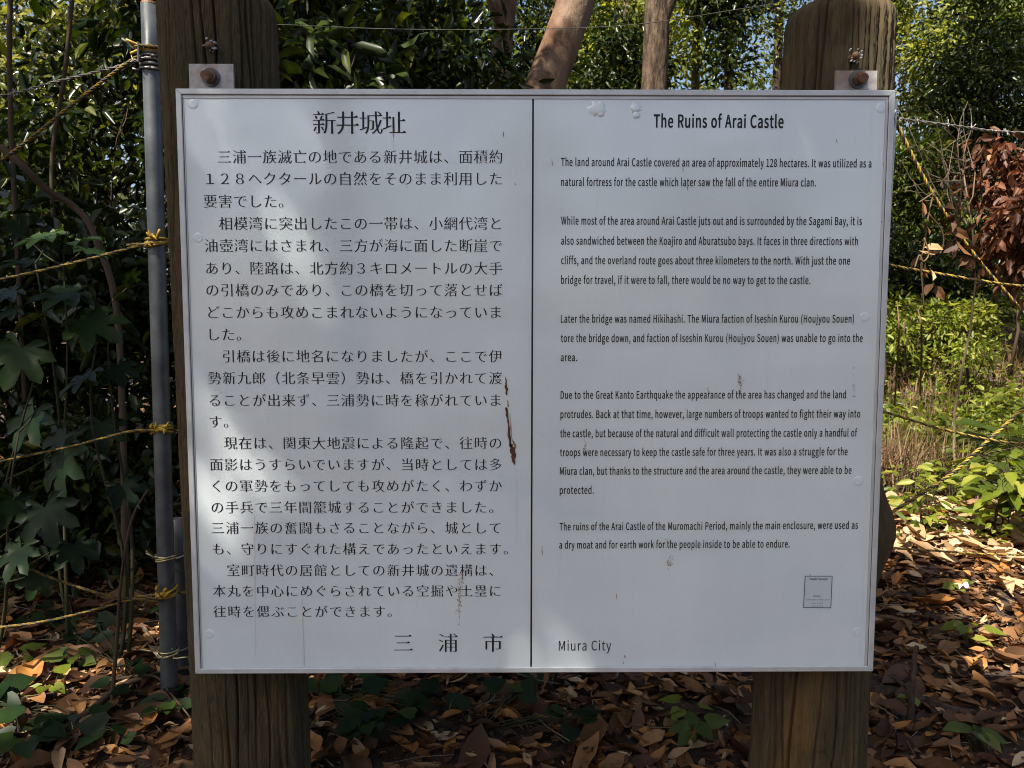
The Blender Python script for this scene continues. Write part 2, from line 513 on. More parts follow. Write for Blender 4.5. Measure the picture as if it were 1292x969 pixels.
# panel with gentle waviness built in
nxp, nzp = 121, 101
xs = np.linspace(x0+.004, x1-.004, nxp); zs = np.linspace(z0+.004, z1-.004, nzp)
XX, ZZ = np.meshgrid(xs, zs)
YY = np.full_like(XX, PY)
pid = np.arange(nxp*nzp).reshape(nzp, nxp)
Fp = np.stack([pid[:-1, :-1], pid[:-1, 1:], pid[1:, 1:], pid[1:, :-1]], -1).reshape(-1, 4)
np_mesh('panel', np.stack([XX, YY, ZZ], -1).reshape(-1, 3), Fp, M['panel'], sign, smooth=True)
bk = MB(); bk.box(x0+.004, x1-.004, PY+.003, PY+.006, z0+.004, z1-.004); bk.build('backing', M['alu'], sign, smooth=False)
# frame: four mitred bars
fr = MB()
def frame_bar(a, b, nin):
    """a, b outer corner points (x,z) ; nin inward (x,z) ; mitred"""
    ax, az = a; bx, bz = b
    dx, dz = bx-ax, bz-az; Lb = math.hypot(dx, dz); dx /= Lb; dz /= Lb
    prof = [(0, .028), (0, .0012), (.0012, 0), (FW-.001, 0), (FW, .001), (FW, .0043)]   # (inward, depth)
    vs = []
    for (px_, pz_, sgn) in ((ax, az, 1), (bx, bz, -1)):
        for (i_, d_) in prof:
            vs.append((px_+nin[0]*i_+dx*i_*sgn, FY+d_, pz_+nin[1]*i_+dz*i_*sgn))
    n = len(prof)
    fs = [(k, k+1, n+k+1, n+k) for k in range(n-1)]
    fr.add(vs, fs)
e_ = .0004
frame_bar((x0, z1-e_), (x0, z0+e_), (1, 0)); frame_bar((x1, z0+e_), (x1, z1-e_), (-1, 0))
frame_bar((x0+e_, z1), (x1-e_, z1), (0, -1)); frame_bar((x1-e_, z0), (x0+e_, z0), (0, 1))
fr.build('frame', M['alu'], sign, smooth=False)
# inner retaining lip just inside the top and right bars
lip = MB()
lip.box(x0+FW+.0008, x1-FW-.0008, PY-.0016, PY-.0002, z1-FW-.0052, z1-FW-.0008)
lip.box(x1-FW-.0048, x1-FW-.0006, PY-.0015, PY-.0002, z0+FW, z1-FW-.006)
lip.box(x0+FW+.0006, x0+FW+.0022, PY-.0013, PY-.0002, z0+FW, z1-FW-.006)
lip.build('retaining_lip', M['alu'], sign, smooth=False)

M['vine'] = simple('dry pale stem', (.15, .11, .065), .8)
M['lip_shade'] = simple('dark lip shade', (.10, .075, .065), .7, 0, 80, .4)
sl = MB(); g_ = .0009  # dark brown strips painting in the shade along the frame's inner lip
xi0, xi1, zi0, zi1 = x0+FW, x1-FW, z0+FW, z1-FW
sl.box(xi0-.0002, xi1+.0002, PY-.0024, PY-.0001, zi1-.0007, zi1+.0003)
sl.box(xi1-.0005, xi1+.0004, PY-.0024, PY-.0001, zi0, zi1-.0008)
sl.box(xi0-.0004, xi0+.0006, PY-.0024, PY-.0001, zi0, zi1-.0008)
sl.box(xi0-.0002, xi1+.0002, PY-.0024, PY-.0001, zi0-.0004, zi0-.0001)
sl.build('lip_shade_strip', M['lip_shade'], sign, smooth=False)
def B(px, py, off=.0006):
    p = P(px, py, PY)
    return p.x, p.z

# --- lettering
_tmp = None
_gc = {}
def outlines(text, font=None, sharp=4):
    key = (text, font.name if font else None)
    if key in _gc: return _gc[key]
    c = bpy.data.curves.new('tmp', 'FONT'); c.body = text
    if font:
        c.font = font; c.space_character = 1.05
    o = bpy.data.objects.new('tmp', c); col.objects.link(o)
    dg = bpy.context.evaluated_depsgraph_get()
    k = o.evaluated_get(dg).to_curve(dg)
    res = []
    for s in k.splines:
        bp = s.bezier_points; n = len(bp); pts = []
        for i in range(n):
            a, b = bp[i], bp[(i+1) % n]
            p0, p1, p2, p3 = (Vector(q[:2]) for q in (a.co, a.handle_right, b.handle_left, b.co))
            pts.append(p0)
            ch = p3-p0
            if ch.length > 1e-6:
                dev = max(abs((p1-p0).cross(ch)), abs((p2-p0).cross(ch)))/ch.length
                if dev > .004*ch.length or ch.length > 1e9:
                    if dev > 1e-4:
                        for j in range(1, sharp):
                            t = j/sharp
                            pts.append(p0*(1-t)**3+p1*3*t*(1-t)**2+p2*3*t*t*(1-t)+p3*t**3)
        out = []
        for p in pts:
            if not out or (p-out[-1]).length > 1e-5: out.append(p)
        if len(out) > 2 and (out[0]-out[-1]).length < 1e-5: out.pop()
        if len(out) > 2: res.append([(p.x, p.y) for p in out])
    o.evaluated_get(dg).to_curve_clear()
    col.objects.unlink(o); bpy.data.objects.remove(o); bpy.data.curves.remove(c)
    _gc[key] = res
    return res

def area(pl):
    return .5*sum(pl[i][0]*pl[(i+1) % len(pl)][1]-pl[(i+1) % len(pl)][0]*pl[i][1] for i in range(len(pl)))

def mincho(pls, d, serif=True, grow=0.0):
    """thin the level strokes and give them the triangular ends of a Japanese serif face; grow widens upright strokes"""
    if not pls: return pls
    sg = 1 if sum(area(p) for p in pls) > 0 else -1
    out = []
    for pl in pls:
        n = len(pl); new = []; marks = []
        for i in range(n):
            a, b, c = pl[i-1], pl[i], pl[(i+1) % n]
            ns = []
            for (u, v) in ((a, b), (b, c)):
                tx, ty = v[0]-u[0], v[1]-u[1]; l = math.hypot(tx, ty) or 1
                ns.append((-ty/l*sg, tx/l*sg))
            y1, y2 = ns[0][1], ns[1][1]
            ny_ = (max(y1, y2, key=abs) if y1*y2 > 0 else y1+y2)
            xa, xb = ns[0][0], ns[1][0]
            nx_ = (max(xa, xb, key=abs) if xa*xb > 0 else xa+xb)
            new.append([b[0]-grow*nx_, b[1]+d*ny_])
        if serif:
            ins = {}
            for i in range(n):
                a, b, c, e = pl[i-1], pl[i], pl[(i+1) % n], pl[(i+2) % n]
                if abs(b[0]-c[0]) < .004 and .045 < abs(b[1]-c[1]) < .095 and abs(a[1]-b[1]) < .006 and abs(c[1]-e[1]) < .006 \
                   and a[0] < b[0]-.12 and e[0] < c[0]-.05:
                    if b[1] > c[1]: ins[i] = 'before'
                    else: ins[(i+1) % n] = 'after'
            q = []
            for i in range(n):
                x, y = new[i]
                tri = [[x-.135, y], [x-.062, y+.055]]
                if ins.get(i) == 'before': q += tri+[[x, y]]
                elif ins.get(i) == 'after': q += [[x, y]]+tri[::-1]
                else: q.append([x, y])
            new = q
        out.append(new)
    return out

try:
    LATIN = bpy.data.fonts.load(os.path.join(bpy.utils.system_resource('DATAFILES', path='fonts'), 'Noto Sans CJK Regular.woff2'))
except Exception:
    LATIN = None

def text_part(name, polys, mat, off=.0007, parent=None):
    """polys: list of closed outlines in board (x, z); one filled flat mesh"""
    cu = bpy.data.curves.new(name, 'CURVE'); cu.dimensions = '2D'; cu.fill_mode = 'FRONT'
    cu.resolution_u = 1
    for pl in polys:
        s = cu.splines.new('POLY'); s.points.add(len(pl)-1)
        s.points.foreach_set('co', [w for p in pl for w in (p[0], p[1], 0, 1)])
        s.use_cyclic_u = True
    o = bpy.data.objects.new(name+'_tmp', cu); col.objects.link(o)
    dg = bpy.context.evaluated_depsgraph_get()
    me = bpy.data.meshes.new_from_object(o.evaluated_get(dg))
    col.objects.unlink(o); bpy.data.objects.remove(o); bpy.data.curves.remove(cu)
    me.name = name
    nv = len(me.vertices); co = np.empty(nv*3); me.vertices.foreach_get('co', co); co = co.reshape(-1, 3)
    co = np.stack([co[:, 0], np.full(nv, PY-off), co[:, 1]], -1)
    me.vertices.foreach_set('co', co.ravel())
    me.materials.clear(); me.materials.append(mat)
    me.update()
    return link(name, me, parent or sign)

def jp_line(text, xl, pitch, yc, em, d=.021):
    """monospaced line; xl left of the first cell, yc pixel centre, em glyph size in px"""
    out = []
    for i, ch in enumerate(text):
        if ch in ' \u3000': continue
        pls = mincho(outlines(ch), d*.85, True, .004)
        cx = xl+pitch*(i+.5)
        bx, bz = B(cx, yc)
        k = em*(PY/FPX)*1.0
        for pl in pls:
            out.append([(bx+(p[0]-.5)*k, bz+(p[1]-.375)*k) for p in pl])
    return out

def lat_line(text, xa, ya, xb, yb, cap, bold=0.0, thin=0.0):
    pls = outlines(text, LATIN)
    X_ = [p[0] for pl in pls for p in pl]
    lo, hi = min(X_), max(X_)
    H_ = outlines('H', LATIN); capu = max(p[1] for p in H_[0])
    if bold or thin: pls = mincho(pls, -bold*capu*.6, False, bold*capu)
    (ax, az), (bx, bz) = B(xa, ya), B(xb, yb)
    kz = cap*(PY/FPX)/capu
    out = []
    for pl in pls:
        q = []
        for p in pl:
            t = (p[0]-lo)/(hi-lo)
            q.append((ax+(bx-ax)*t, az+(bz-az)*t+p[1]*kz))
        out.append(q)
    return out

JP = [(198, '　三浦一族滅亡の地である新井城は、面積約'), (225.5, '１２８ヘクタールの自然をそのまま利用した'), (254, '要害でした。'),
      (282, '　相模湾に突出したこの一帯は、小網代湾と'), (310, '油壺湾にはさまれ、三方が海に面した断崖で'), (338.5, 'あり、陸路は、北方約３キロメートルの大手'), (366, 'の引橋のみであり、この橋を切って落とせば'), (394, 'どこからも攻めこまれないようになっていま'), (422, 'した。'),
      (449.5, '　引橋は後に地名になりましたが、ここで伊'), (477, '勢新九郎（北条早雲）勢は、橋を引かれて渡'), (505, 'ることが出来ず、三浦勢に時を稼がれていま'), (532, 'す。'),
      (559, '　現在は、関東大地震による隆起で、往時の'), (586, '面影はうすらいでいますが、当時としては多'), (613, 'くの軍勢をもってしても攻めがたく、わずか'), (640, 'の手兵で三年間籠城することができました。'), (666, '三浦一族の奮闘もさることながら、城として'), (692.5, 'も、守りにすぐれた構えであったといえます。'),
      (719.5, '　室町時代の居館としての新井城の遺構は、'), (745.5, '本丸を中心にめぐらされている空掘や土塁に'), (771.5, '往時を偲ぶことができます。')]
paras = [(0, 3), (3, 9), (9, 13), (13, 19), (19, 22)]
for a, b in paras:
    pl = []
    for yc, tx in JP[a:b]:
        t = (yc-198)/573.5
        xl = 254.6+13.6*t; xr = 635.2-1.2*t
        pitch = (xr-xl)/20
        pl += jp_line(tx, xl, pitch, yc, 18.0-.6*t, .020)
    text_part('japanese_paragraph', pl, M['ink'])
text_part('japanese_heading', jp_line('新井城址', 394.5, 29.4, 155, 30.5, .021), M['ink'])
for ch, cx in (('三', 509), ('浦', 565.3), ('市', 622)):
    text_part('japanese_signature', jp_line(ch, cx-14, 28, 811, 27.5, .023), M['ink'])
EN = [[(708, 209.3, 1099, 211.3, 'The land around Arai Castle covered an area of approximately 128 hectares. It was utilized as a'), (708, 234.5, 1029, 235.2, 'natural fortress for the castle which later saw the fall of the entire Miura clan.')],
      [(708, 283.3, 1087, 284, 'While most of the area around Arai Castle juts out and is surrounded by the Sagami Bay, it is'), (708, 308.6, 1082, 309.2, 'also sandwiched between the Koajiro and Aburatsubo bays. It faces in three directions with'), (708, 333.2, 1072, 333.8, 'cliffs, and the overland route goes about three kilometers to the north. With just the one'), (708, 358, 1022, 358.4, 'bridge for travel, if it were to fall, there would be no way to get to the castle.')],
      [(707.7, 407, 1077, 407, 'Later the bridge was named Hikihashi. The Miura faction of Iseshin Kurou (Houjyou Souen)'), (707.7, 431.5, 1088, 431.3, 'tore the bridge down, and faction of Iseshin Kurou (Houjyou Souen) was unable to go into the'), (707.5, 455.6, 728, 455.6, 'area.')],
      [(707.4, 503, 1067, 502.4, 'Due to the Great Kanto Earthquake the appearance of the area has changed and the land'), (707.2, 527.4, 1085, 526.6, 'protrudes. Back at that time, however, large numbers of troops wanted to fight their way into'), (707, 551.6, 1081, 550.6, 'the castle, but because of the natural and difficult wall protecting the castle only a handful of'), (706.7, 575.4, 1069, 574.2, 'troops were necessary to keep the castle safe for three years. It was also a struggle for the'), (706.5, 599, 1074, 597.6, 'Miura clan, but thanks to the structure and the area around the castle, they were able to be'), (706.3, 623, 749, 622.8, 'protected.')],
      [(706, 669, 1082, 667, 'The ruins of the Arai Castle of the Muromachi Period, mainly the main enclosure, were used as'), (705.7, 692, 996, 690.6, 'a dry moat and for earth work for the people inside to be able to endure.')]]
for para in EN:
    pl = []
    for xa, ya, xb, yb, tx in para:
        pl += lat_line(tx, xa, ya, xb, yb, 9.6, .026)
    text_part('english_paragraph', pl, M['ink'])
text_part('english_heading', lat_line('The Ruins of Arai Castle', 825, 160.6, 988, 161.4, 15.2, .042), M['ink'])
text_part('english_signature', lat_line('Miura City', 705, 820.6, 771, 820.4, 13.0), M['ink'])
(ax, az), (bx, bz) = B(672.6, 121.5), B(670.0, 844)
w_ = .00145
text_part('divider_line', [[(ax-w_, az), (ax+w_, az), (bx+w_, bz), (bx-w_, bz)]], M['ink'], .0006)
# small notice sticker (the code square itself is left blank)
c4 = [B(1015.2, 726.3), B(1050.2, 726.3), B(1048.4, 767), B(1013.2, 766.6)]
stk = text_part('notice_sticker', [c4], M['sticker'], .0006)
def inset(q, k):
    cx = sum(p[0] for p in q)/4; cz = sum(p[1] for p in q)/4
    return [(p[0]+(k if p[0] < cx else -k), p[1]+(k if p[1] < cz else -k)) for p in q]
text_part('sticker_border', [c4, inset(c4, .0013)[::-1]], M['ink_grey'], .0009, stk)
pl = lat_line('Google Translate', 1021.2, 731.6, 1044, 731.6, 2.9, .05)
text_part('sticker_heading', pl, M['ink_grey'], .0010, stk)
pl2 = [[(q[0], q[1]) for q in p] for p in jp_line('新井城址', 1025.4, 2.6, 752.0, 2.6, 0)]
pl2 += lat_line('The Ruins of Arai Castle', 1017, 757.2, 1046, 757.2, 2.0) + lat_line('Miura City', 1024, 761.6, 1038, 761.6, 2.0) + lat_line('Miura City', 1024, 765.2, 1038, 765.2, 1.8)
text_part('sticker_text', pl2, M['ink_grey'], .0010, stk)

# rivets (shallow domes) and blisters
def dome(px, py, r, h, name, mat, seed=0, rough=0):
    bx, bz = B(px, py); mb = MB(); n = 20; vs = [(bx, PY-h, bz)]; fs = []
    rr = random.Random(seed)
    jit = [1+rough*(rr.random()-.5) for _ in range(n)]
    for ri in range(1, 6):
        a = ri/5
        for k in range(n):
            th = 2*pi*k/n
            q = r*a*(1+(jit[k]-1)*a)
            vs.append((bx+q*cos(th), PY-h*(1-a**3)-.0002+(.0006 if ri == 5 else 0), bz+q*sin(th)))
    for k in range(n):
        fs.append((0, 1+(k+1) % n, 1+k))
        for ri in range(4):
            a, b = 1+ri*n, 1+(ri+1)*n
            fs.append((a+k, a+(k+1) % n, b+(k+1) % n, b+k))
    mb.add(vs, fs); return mb.build(name, mat, sign)
for px, py in ((243.5, 131), (1112, 136.5), (250, 300), (1091, 400), (1083, 607), (264, 800), (1081, 797)):
    dome(px, py, .0098, (.0004 if py > 140 else .0008), 'rivet_cap', M['panel'])
dome(754, 136, .015, .0018, 'blister', M['panel'], 3, .9)
dome(757.5, 143.5, .006, .0016, 'blister', M['panel'], 5, .4)
dome(802, 137, .009, .0016, 'blister', M['panel'], 8, .9)
dome(803, 145, .007, .0016, 'blister', M['panel'], 9, .3)

# rust scrape and dirt
def flake(pts_px, off=.0009):
    return [B(*p) for p in pts_px]
def ragged(path, widths, seed, n=4):
    """ragged strip along a px path"""
    rr = random.Random(seed)
    Lf, Rt = [], []
    for i in range(len(path)-1):
        for j in range(n):
            t = j/n
            x = path[i][0]*(1-t)+path[i+1][0]*t; y = path[i][1]*(1-t)+path[i+1][1]*t
            w = widths[i]*(1-t)+widths[i+1]*t
            Lf.append((x-w*rr.uniform(.2, .9), y+rr.uniform(-.6, .6))); Rt.append((x+w*rr.uniform(.2, .9), y+rr.uniform(-.6, .6)))
    Lf.append((path[-1][0], path[-1][1]))
    return flake(Lf+Rt[::-1])
dk = [ragged([(638, 482), (638.5, 490), (639.5, 499)], [1.3, 2.8, 3.0], 1), ragged([(639, 514), (640, 524), (642, 540), (643.5, 556), (645, 566)], [2.1, 2.5, 2.0, 2.3, 2.6], 2),
      ragged([(645.5, 560), (647, 570), (648, 578), (649.2, 587)], [3.6, 5.2, 4.2, 1], 3), ragged([(643, 548), (644, 560)], [1.2, .8], 4)]
lt = [ragged([(638, 475), (639, 484)], [.8, 1.8], 5), ragged([(640.5, 505), (641.5, 514)], [1.2, 1.8], 6), ragged([(643.5, 522), (644.5, 538), (645.5, 552), (650, 566)], [.5, .9, .7, 1.4], 7),
      ragged([(647, 556), (649.5, 560), (651, 566)], [1.2, 2.6, 1.4], 8), ragged([(640, 545), (641, 552)], [.5, .8], 9)]
for q in lt: text_part('rust_stain', [q], M['rust_lt'], .0010)
for q in dk: text_part('rust_scrape', [q], M['rust_dk'], .0013)
rr = random.Random(11)
spots = []
def speckle(cx, cy, w, h, n, s):
    for _ in range(n):
        x, y = rr.gauss(cx, w), rr.gauss(cy, h)
        a = rr.uniform(.4, 1)*s
        spots.append(flake([(x-a*.5, y), (x-a*.2, y-a), (x+a*.5, y-a*.4), (x+a*.4, y+a*.7), (x-a*.1, y+a)]))
speckle(933, 480, 1.6, 6, 42, 1.3); speckle(845, 712, 1.8, 6, 26, 1.3); speckle(738, 566, .9, 7, 18, 1.2)
speckle(581, 745, 1.6, 9, 46, 1.3); speckle(583, 730, .8, 6, 20, 1.2); speckle(579, 770, 1.2, 8, 14, 1.1); speckle(1077, 490, .8, 16, 18, 1.0); speckle(842, 682, 1.2, 6, 10, 1.1)
speckle(720, 215, 300, 60, 36, .6); speckle(660, 700, 250, 80, 30, .6)
for x, y, l in ((496, 168, 12), (696, 205, 8), (861, 214, 5), (867, 238, 8), (1055, 178, 4), (777, 752, 8), (635, 170, 8), (650, 232, 3), (684, 694, 12), (1113, 208, 2), (1111, 280, 3), (902, 838, 5), (788, 828, 5), (786, 836, 3), (893, 492, 7), (1021, 725, 2)):
    spots.append(ragged([(x, y-l/2), (x+rr.uniform(-.6, .8), y), (x+1, y+l/2)], [.4, .8, .5], int(x)))
tag(text_part('dirt_specks', spots, M['rust_lt'], .0016), kind='stuff')
drips = [ragged([(381, 752), (382, 780), (383, 812), (384, 850)], [.4, .8, .9, .5], 21), ragged([(321, 640), (321.5, 700), (322, 780), (323, 842)], [.2, .5, .5, .4], 22),
         ragged([(579, 760), (580, 790)], [.8, .4], 23), ragged([(478, 783), (480, 805)], [.4, .4], 24), ragged([(497, 150), (496, 195)], [.5, .3], 25), ragged([(652, 590), (652, 690)], [.3, .2], 26),
         ragged([(733, 395), (735, 430)], [.3, .4], 27), ragged([(737, 540), (739, 595)], [.4, .3], 28)]
for q in drips: text_part('dirt_streak', [q], M['stain'], .0004)

# ------------------------------------------------------------------ posts of the sign
def post(name, label, cx, cy, ztop, r0, lean=(0, 0), seed=0, bulge=None, taper=0):
    r = np.random.default_rng(seed)
    zb = gz(cx, cy)-.15
    nth, nzz = 720, 220
    th = np.linspace(0, 2*pi, nth, endpoint=False); zz = np.linspace(zb, ztop, nzz)
    TH, ZZ_ = np.meshgrid(th, zz)
    rad = r0+taper*(1.5-ZZ_)
    ng = 42
    for k in range(ng):
        t0 = 2*pi*(k+r.uniform(-.28, .28))/ng
        wig = .035*np.sin(ZZ_*r.uniform(3, 7)+r.uniform(0, 6))+.03*np.sin(ZZ_*r.uniform(12, 20)+r.uniform(0, 6))
        dth = (TH-t0-wig+pi) % (2*pi)-pi
        w = r.uniform(.013, .028)
        depth = r.uniform(.006, .015)*(.55+.45*np.sin(ZZ_*r.uniform(2, 9)+r.uniform(0, 6)))
        rad -= depth*np.exp(-(dth/w)**2)
    rad += .0022*np.sin(TH*5+ZZ_*2+seed)+.0012*np.sin(TH*31+np.sin(ZZ_*9)*2)+.0008*r.normal(size=rad.shape)
    for k in range(9):                      # short cross cracks
        t0, zc = r.uniform(0, 2*pi), r.uniform(zb, ztop)
        dth = (TH-t0+pi) % (2*pi)-pi
        wl = .03*np.sin(dth*7+k)
        rad -= .005*np.exp(-((ZZ_-zc-wl)/.006)**2)*np.exp(-(dth/.35)**4)
    rad -= .020*np.clip((ZZ_-(ztop-.035))/.035, 0, 1)**2.4      # rounded top edge
    if bulge:
        t0, zc, a, sz = bulge
        dth = (TH-t0+pi) % (2*pi)-pi
        rad += a*np.exp(-((ZZ_-zc)/sz)**2*1.0)*np.exp(-(dth/.55)**2)
    px = cx+lean[0]*(ZZ_-1.3)+rad*np.cos(TH); py = cy+lean[1]*(ZZ_-1.3)+rad*np.sin(TH)
    V = np.stack([px, py, ZZ_], -1).reshape(-1, 3)
    ii = np.arange(nth*nzz).reshape(nzz, nth); i2 = np.roll(ii, -1, axis=1)
    Fq = np.stack([ii[:-1], i2[:-1], i2[1:], ii[1:]], -1).reshape(-1, 4)
    # top: concentric rings closing the end
    rings = [V]; faces = [Fq]; base = len(V); prev = ii[-1]
    for q in (.8, .55, .3, .05):
        ring = np.stack([cx+lean[0]*(ztop-1.3)+rad[-1]*q*np.cos(th), cy+lean[1]*(ztop-1.3)+rad[-1]*q*np.sin(th), np.full(nth, ztop+.004*(1-q))+.001*r.normal(size=nth)], -1)
        cur = base+np.arange(nth); rings.append(ring)
        faces.append(np.stack([prev, np.roll(prev, -1), np.roll(cur, -1), cur], -1)); prev = cur; base += nth
    o = np_mesh(name, np.concatenate(rings), np.concatenate(faces), M['post'], smooth=True)
    return tag(o, label, 'post', 'log posts carrying the board')
PCY = 1.466
lx = (P(205, 112, 1.44).x+P(358, 112, 1.44).x)/2
rx = (P(985, 100, 1.44).x+P(1128, 100, 1.44).x)/2
post('sign_post', 'taller brown log-look post carrying the left end of the board', lx-.002, PCY, P(300, -14, 1.44).z, .104, (-.021, 0), 3, taper=.005)
post('sign_post', 'brown log-look post with rounded top behind the right end of the board', rx+.002, PCY, P(1056, 9, 1.46).z, .0985, (.014, 0), 8, taper=.010,
     bulge=(-.12, P(1125, 668, 1.45).z, .040, .075))

# brackets with bolts (parts of the sign)
def bracket(pxa, pxb, pyt, bx_, by_, tipx, tipy, seed):
    Yp = 1.347
    a = P(pxa, pyt, Yp); b = P(pxb, pyt, Yp); c = P(bx_, by_, Yp)
    mb = MB(); mb.box(a.x, b.x, Yp, Yp+.005, a.z-.11, a.z)
    br = mb.build('bracket', M['plate'], sign, smooth=False)
    w = MB(); w.tube([(c.x, Yp, c.z), (c.x, Yp-.0035, c.z)], .0155, 24); w.build('washer', M['galv'], br, smooth=False)
    nut = MB(); nut.tube([(c.x, Yp-.0036, c.z), (c.x+.0005, Yp-.013, c.z)], .0115, 6); nut.build('nut', M['rust'], br, smooth=False)
    tip = P(tipx, tipy, Yp-.034)
    s = MB(); s.tube([(c.x, Yp-.012, c.z), tuple(tip)], .0072, 16); s.build('bolt', M['rust'], br, smooth=False)
bracket(238, 294, 80.5, 266.5, 98, 258, 94.5, 1)
bracket(1054.5, 1107, 89, 1082, 100.5, 1090.5, 98, 2)

# old nail heads with white residue
def nail(label, px, py, Yp, seed):
    c = P(px, py, Yp)
    t = empty('rusty_nail', c); tag(t, label, 'nail')
    mb = MB(); mb.tube([(c.x, Yp+.03, c.z), (c.x, Yp-.006, c.z), (c.x+.001, Yp-.010, c.z)], [.0065, .0065, .004], 10, wob=.25, seed=seed); mb.build('head', M['rust'], t)
    r_ = random.Random(seed); mb = MB()
    for k in range(13):
        th = r_.uniform(0, 2*pi); q = r_.uniform(.007, .014)
        p = Vector((c.x+q*cos(th), Yp-.002-r_.uniform(0, .003), c.z+q*sin(th)))
        s = r_.uniform(.0007, .0022)
        mb.tube([p+Vector((-s, 0, -s*.4)), p, p+Vector((s, 0, s))], [s*.5, s, s*.4], 5, wob=.6, seed=k)
    mb.build('residue', M['residue'], t)
nail('rusty nail ringed with white residue on the taller left post', 265, 58, 1.355, 4)
nail('rusty nail ringed with white residue on the rounded right post', 1078, 71, 1.360, 6)

# ------------------------------------------------------------------ fence pipes
def line3(a, b, n=2): return [a.lerp(b, i/(n-1)) for i in range(n)]
pa, pb = P(214, 884, 1.95), P(189, 7, 1.95)
fp = empty('fence_pipe', (pa.x, pa.y, gz(pa.x, pa.y)))
tag(fp, 'tall grey metal pipe standing left of the board, bound with wire and yellow rope', 'pipe')
pa.z = gz(pa.x, pa.y)-.1
mb = MB(); path = [pa.lerp(pb, i/12) for i in range(13)]
mb.tube(path, .0208, 28); mb.build('pole', M['galv'], fp)
mb = MB(); mb.tube([pb+Vector((0, 0, .0005)), pb+Vector((0, 0, .006))], [.0212, .0200], 24); mb.build('cap', M['rust'], fp, smooth=False)
def on_pipe(py): return pa+(pb-pa)*((P(200, py, 1.95).z-pa.z)/(pb.z-pa.z))
def wraps(z_py, n, rw, R_, mat, seed, parent, name, h=.03):
    c = on_pipe(z_py); r_ = random.Random(seed); mb = MB()
    for k in range(n):
        zc = c.z+h*(k/(max(n-1, 1))-.5); tl = r_.uniform(-.25, .25); ph = r_.uniform(0, 6)
        pts = [Vector((c.x+(R_+r_.uniform(0, .002))*cos(t), c.y+(R_+.001)*sin(t), zc+tl*R_*cos(t-ph))) for t in [2*pi*j/18+ph for j in range(19)]]
        mb.tube(pts, rw, 6)
    # loose twisted ends
    for k in range(max(2, n//2)):
        th = r_.uniform(-2.6, -.5); s = Vector((c.x+R_*cos(th), c.y+R_*sin(th), c.z+r_.uniform(-h, h)*.5))
        e = s+Vector((cos(th)*.03+r_.uniform(-.02, .02), sin(th)*.02, r_.uniform(-.02, .025)))
        mb.tube(bend_path(s, e, 5, .25, seed+k), rw*.9, 5)
    return mb.build(name, mat, parent)
wraps(76, 7, .0034, .0240, M['wire'], 1, fp, 'wire_binding', .042)
wraps(703, 3, .0022, .0228, M['brass'], 2, fp, 'wire_binding', .012)
wraps(822, 3, .0022, .0228, M['brass'], 3, fp, 'wire_binding', .012)
wraps(64, 2, .0042, .0245, M['gold'], 5, fp, 'rope_binding', .012)
# two steel pegs under the binding
for px_, t_, b_ in ((174.5, 53, 78), (201, 56, 78)):
    a = P(px_, t_, 1.915); b = P(px_, b_, 1.915)
    mb = MB(); mb.tube([a, b], .003, 8); mb.build('peg', M['galv'], fp, smooth=False)

pa2, pb2 = P(233, 872, 2.06), P(221.5, 656, 2.06)
sp = empty('fence_pipe', (pa2.x, pa2.y, gz(pa2.x, pa2.y)))
tag(sp, 'short dark grey pipe stub at the lower left of the board, beside the tall pipe', 'pipe')
pa2.z = gz(pa2.x, pa2.y)-.1
mb = MB(); mb.tube(line3(pa2, pb2, 6), .0215, 24); mb.build('pole', M['dull_pipe'], sp)
mb = MB(); mb.tube([pb2+Vector((0, 0, .0005)), pb2+Vector((0, 0, .004))], [.0200, .017], 20); mb.build('cap', M['dull_pipe'], sp, smooth=False)
for py_ in (700, 815):
    mb = MB()
    c = P(224 if py_ < 750 else 230, py_, 2.06)
    mb.tube([Vector((c.x+.026*cos(t), c.y+.026*sin(t), c.z+.003*cos(2*t))) for t in [2*pi*j/16 for j in range(17)]], .0025, 6)
    mb.tube(bend_path(c+Vector((-.02, -.02, 0)), on_pipe(py_)+Vector((.02, -.02, 0)), 6, .15, 3), .0022, 5)
    mb.build('wire_binding', M['wire'], sp)
pc = P(1119, 128, 1.95)
rp = empty('fence_pipe', (pc.x, pc.y, gz(pc.x, pc.y)))
tag(rp, 'grey fence pipe almost hidden behind the right edge of the board', 'pipe')
mb = MB(); mb.tube([Vector((pc.x-.035, pc.y, gz(pc.x, pc.y)-.1)), pc], .0243, 24); mb.build('pole', M['galv'], rp)
def on_rp(py):
    z = P(1119, py, 1.95).z; return Vector((pc.x-.035*(pc.z-z)/1.5, pc.y-.03, z))

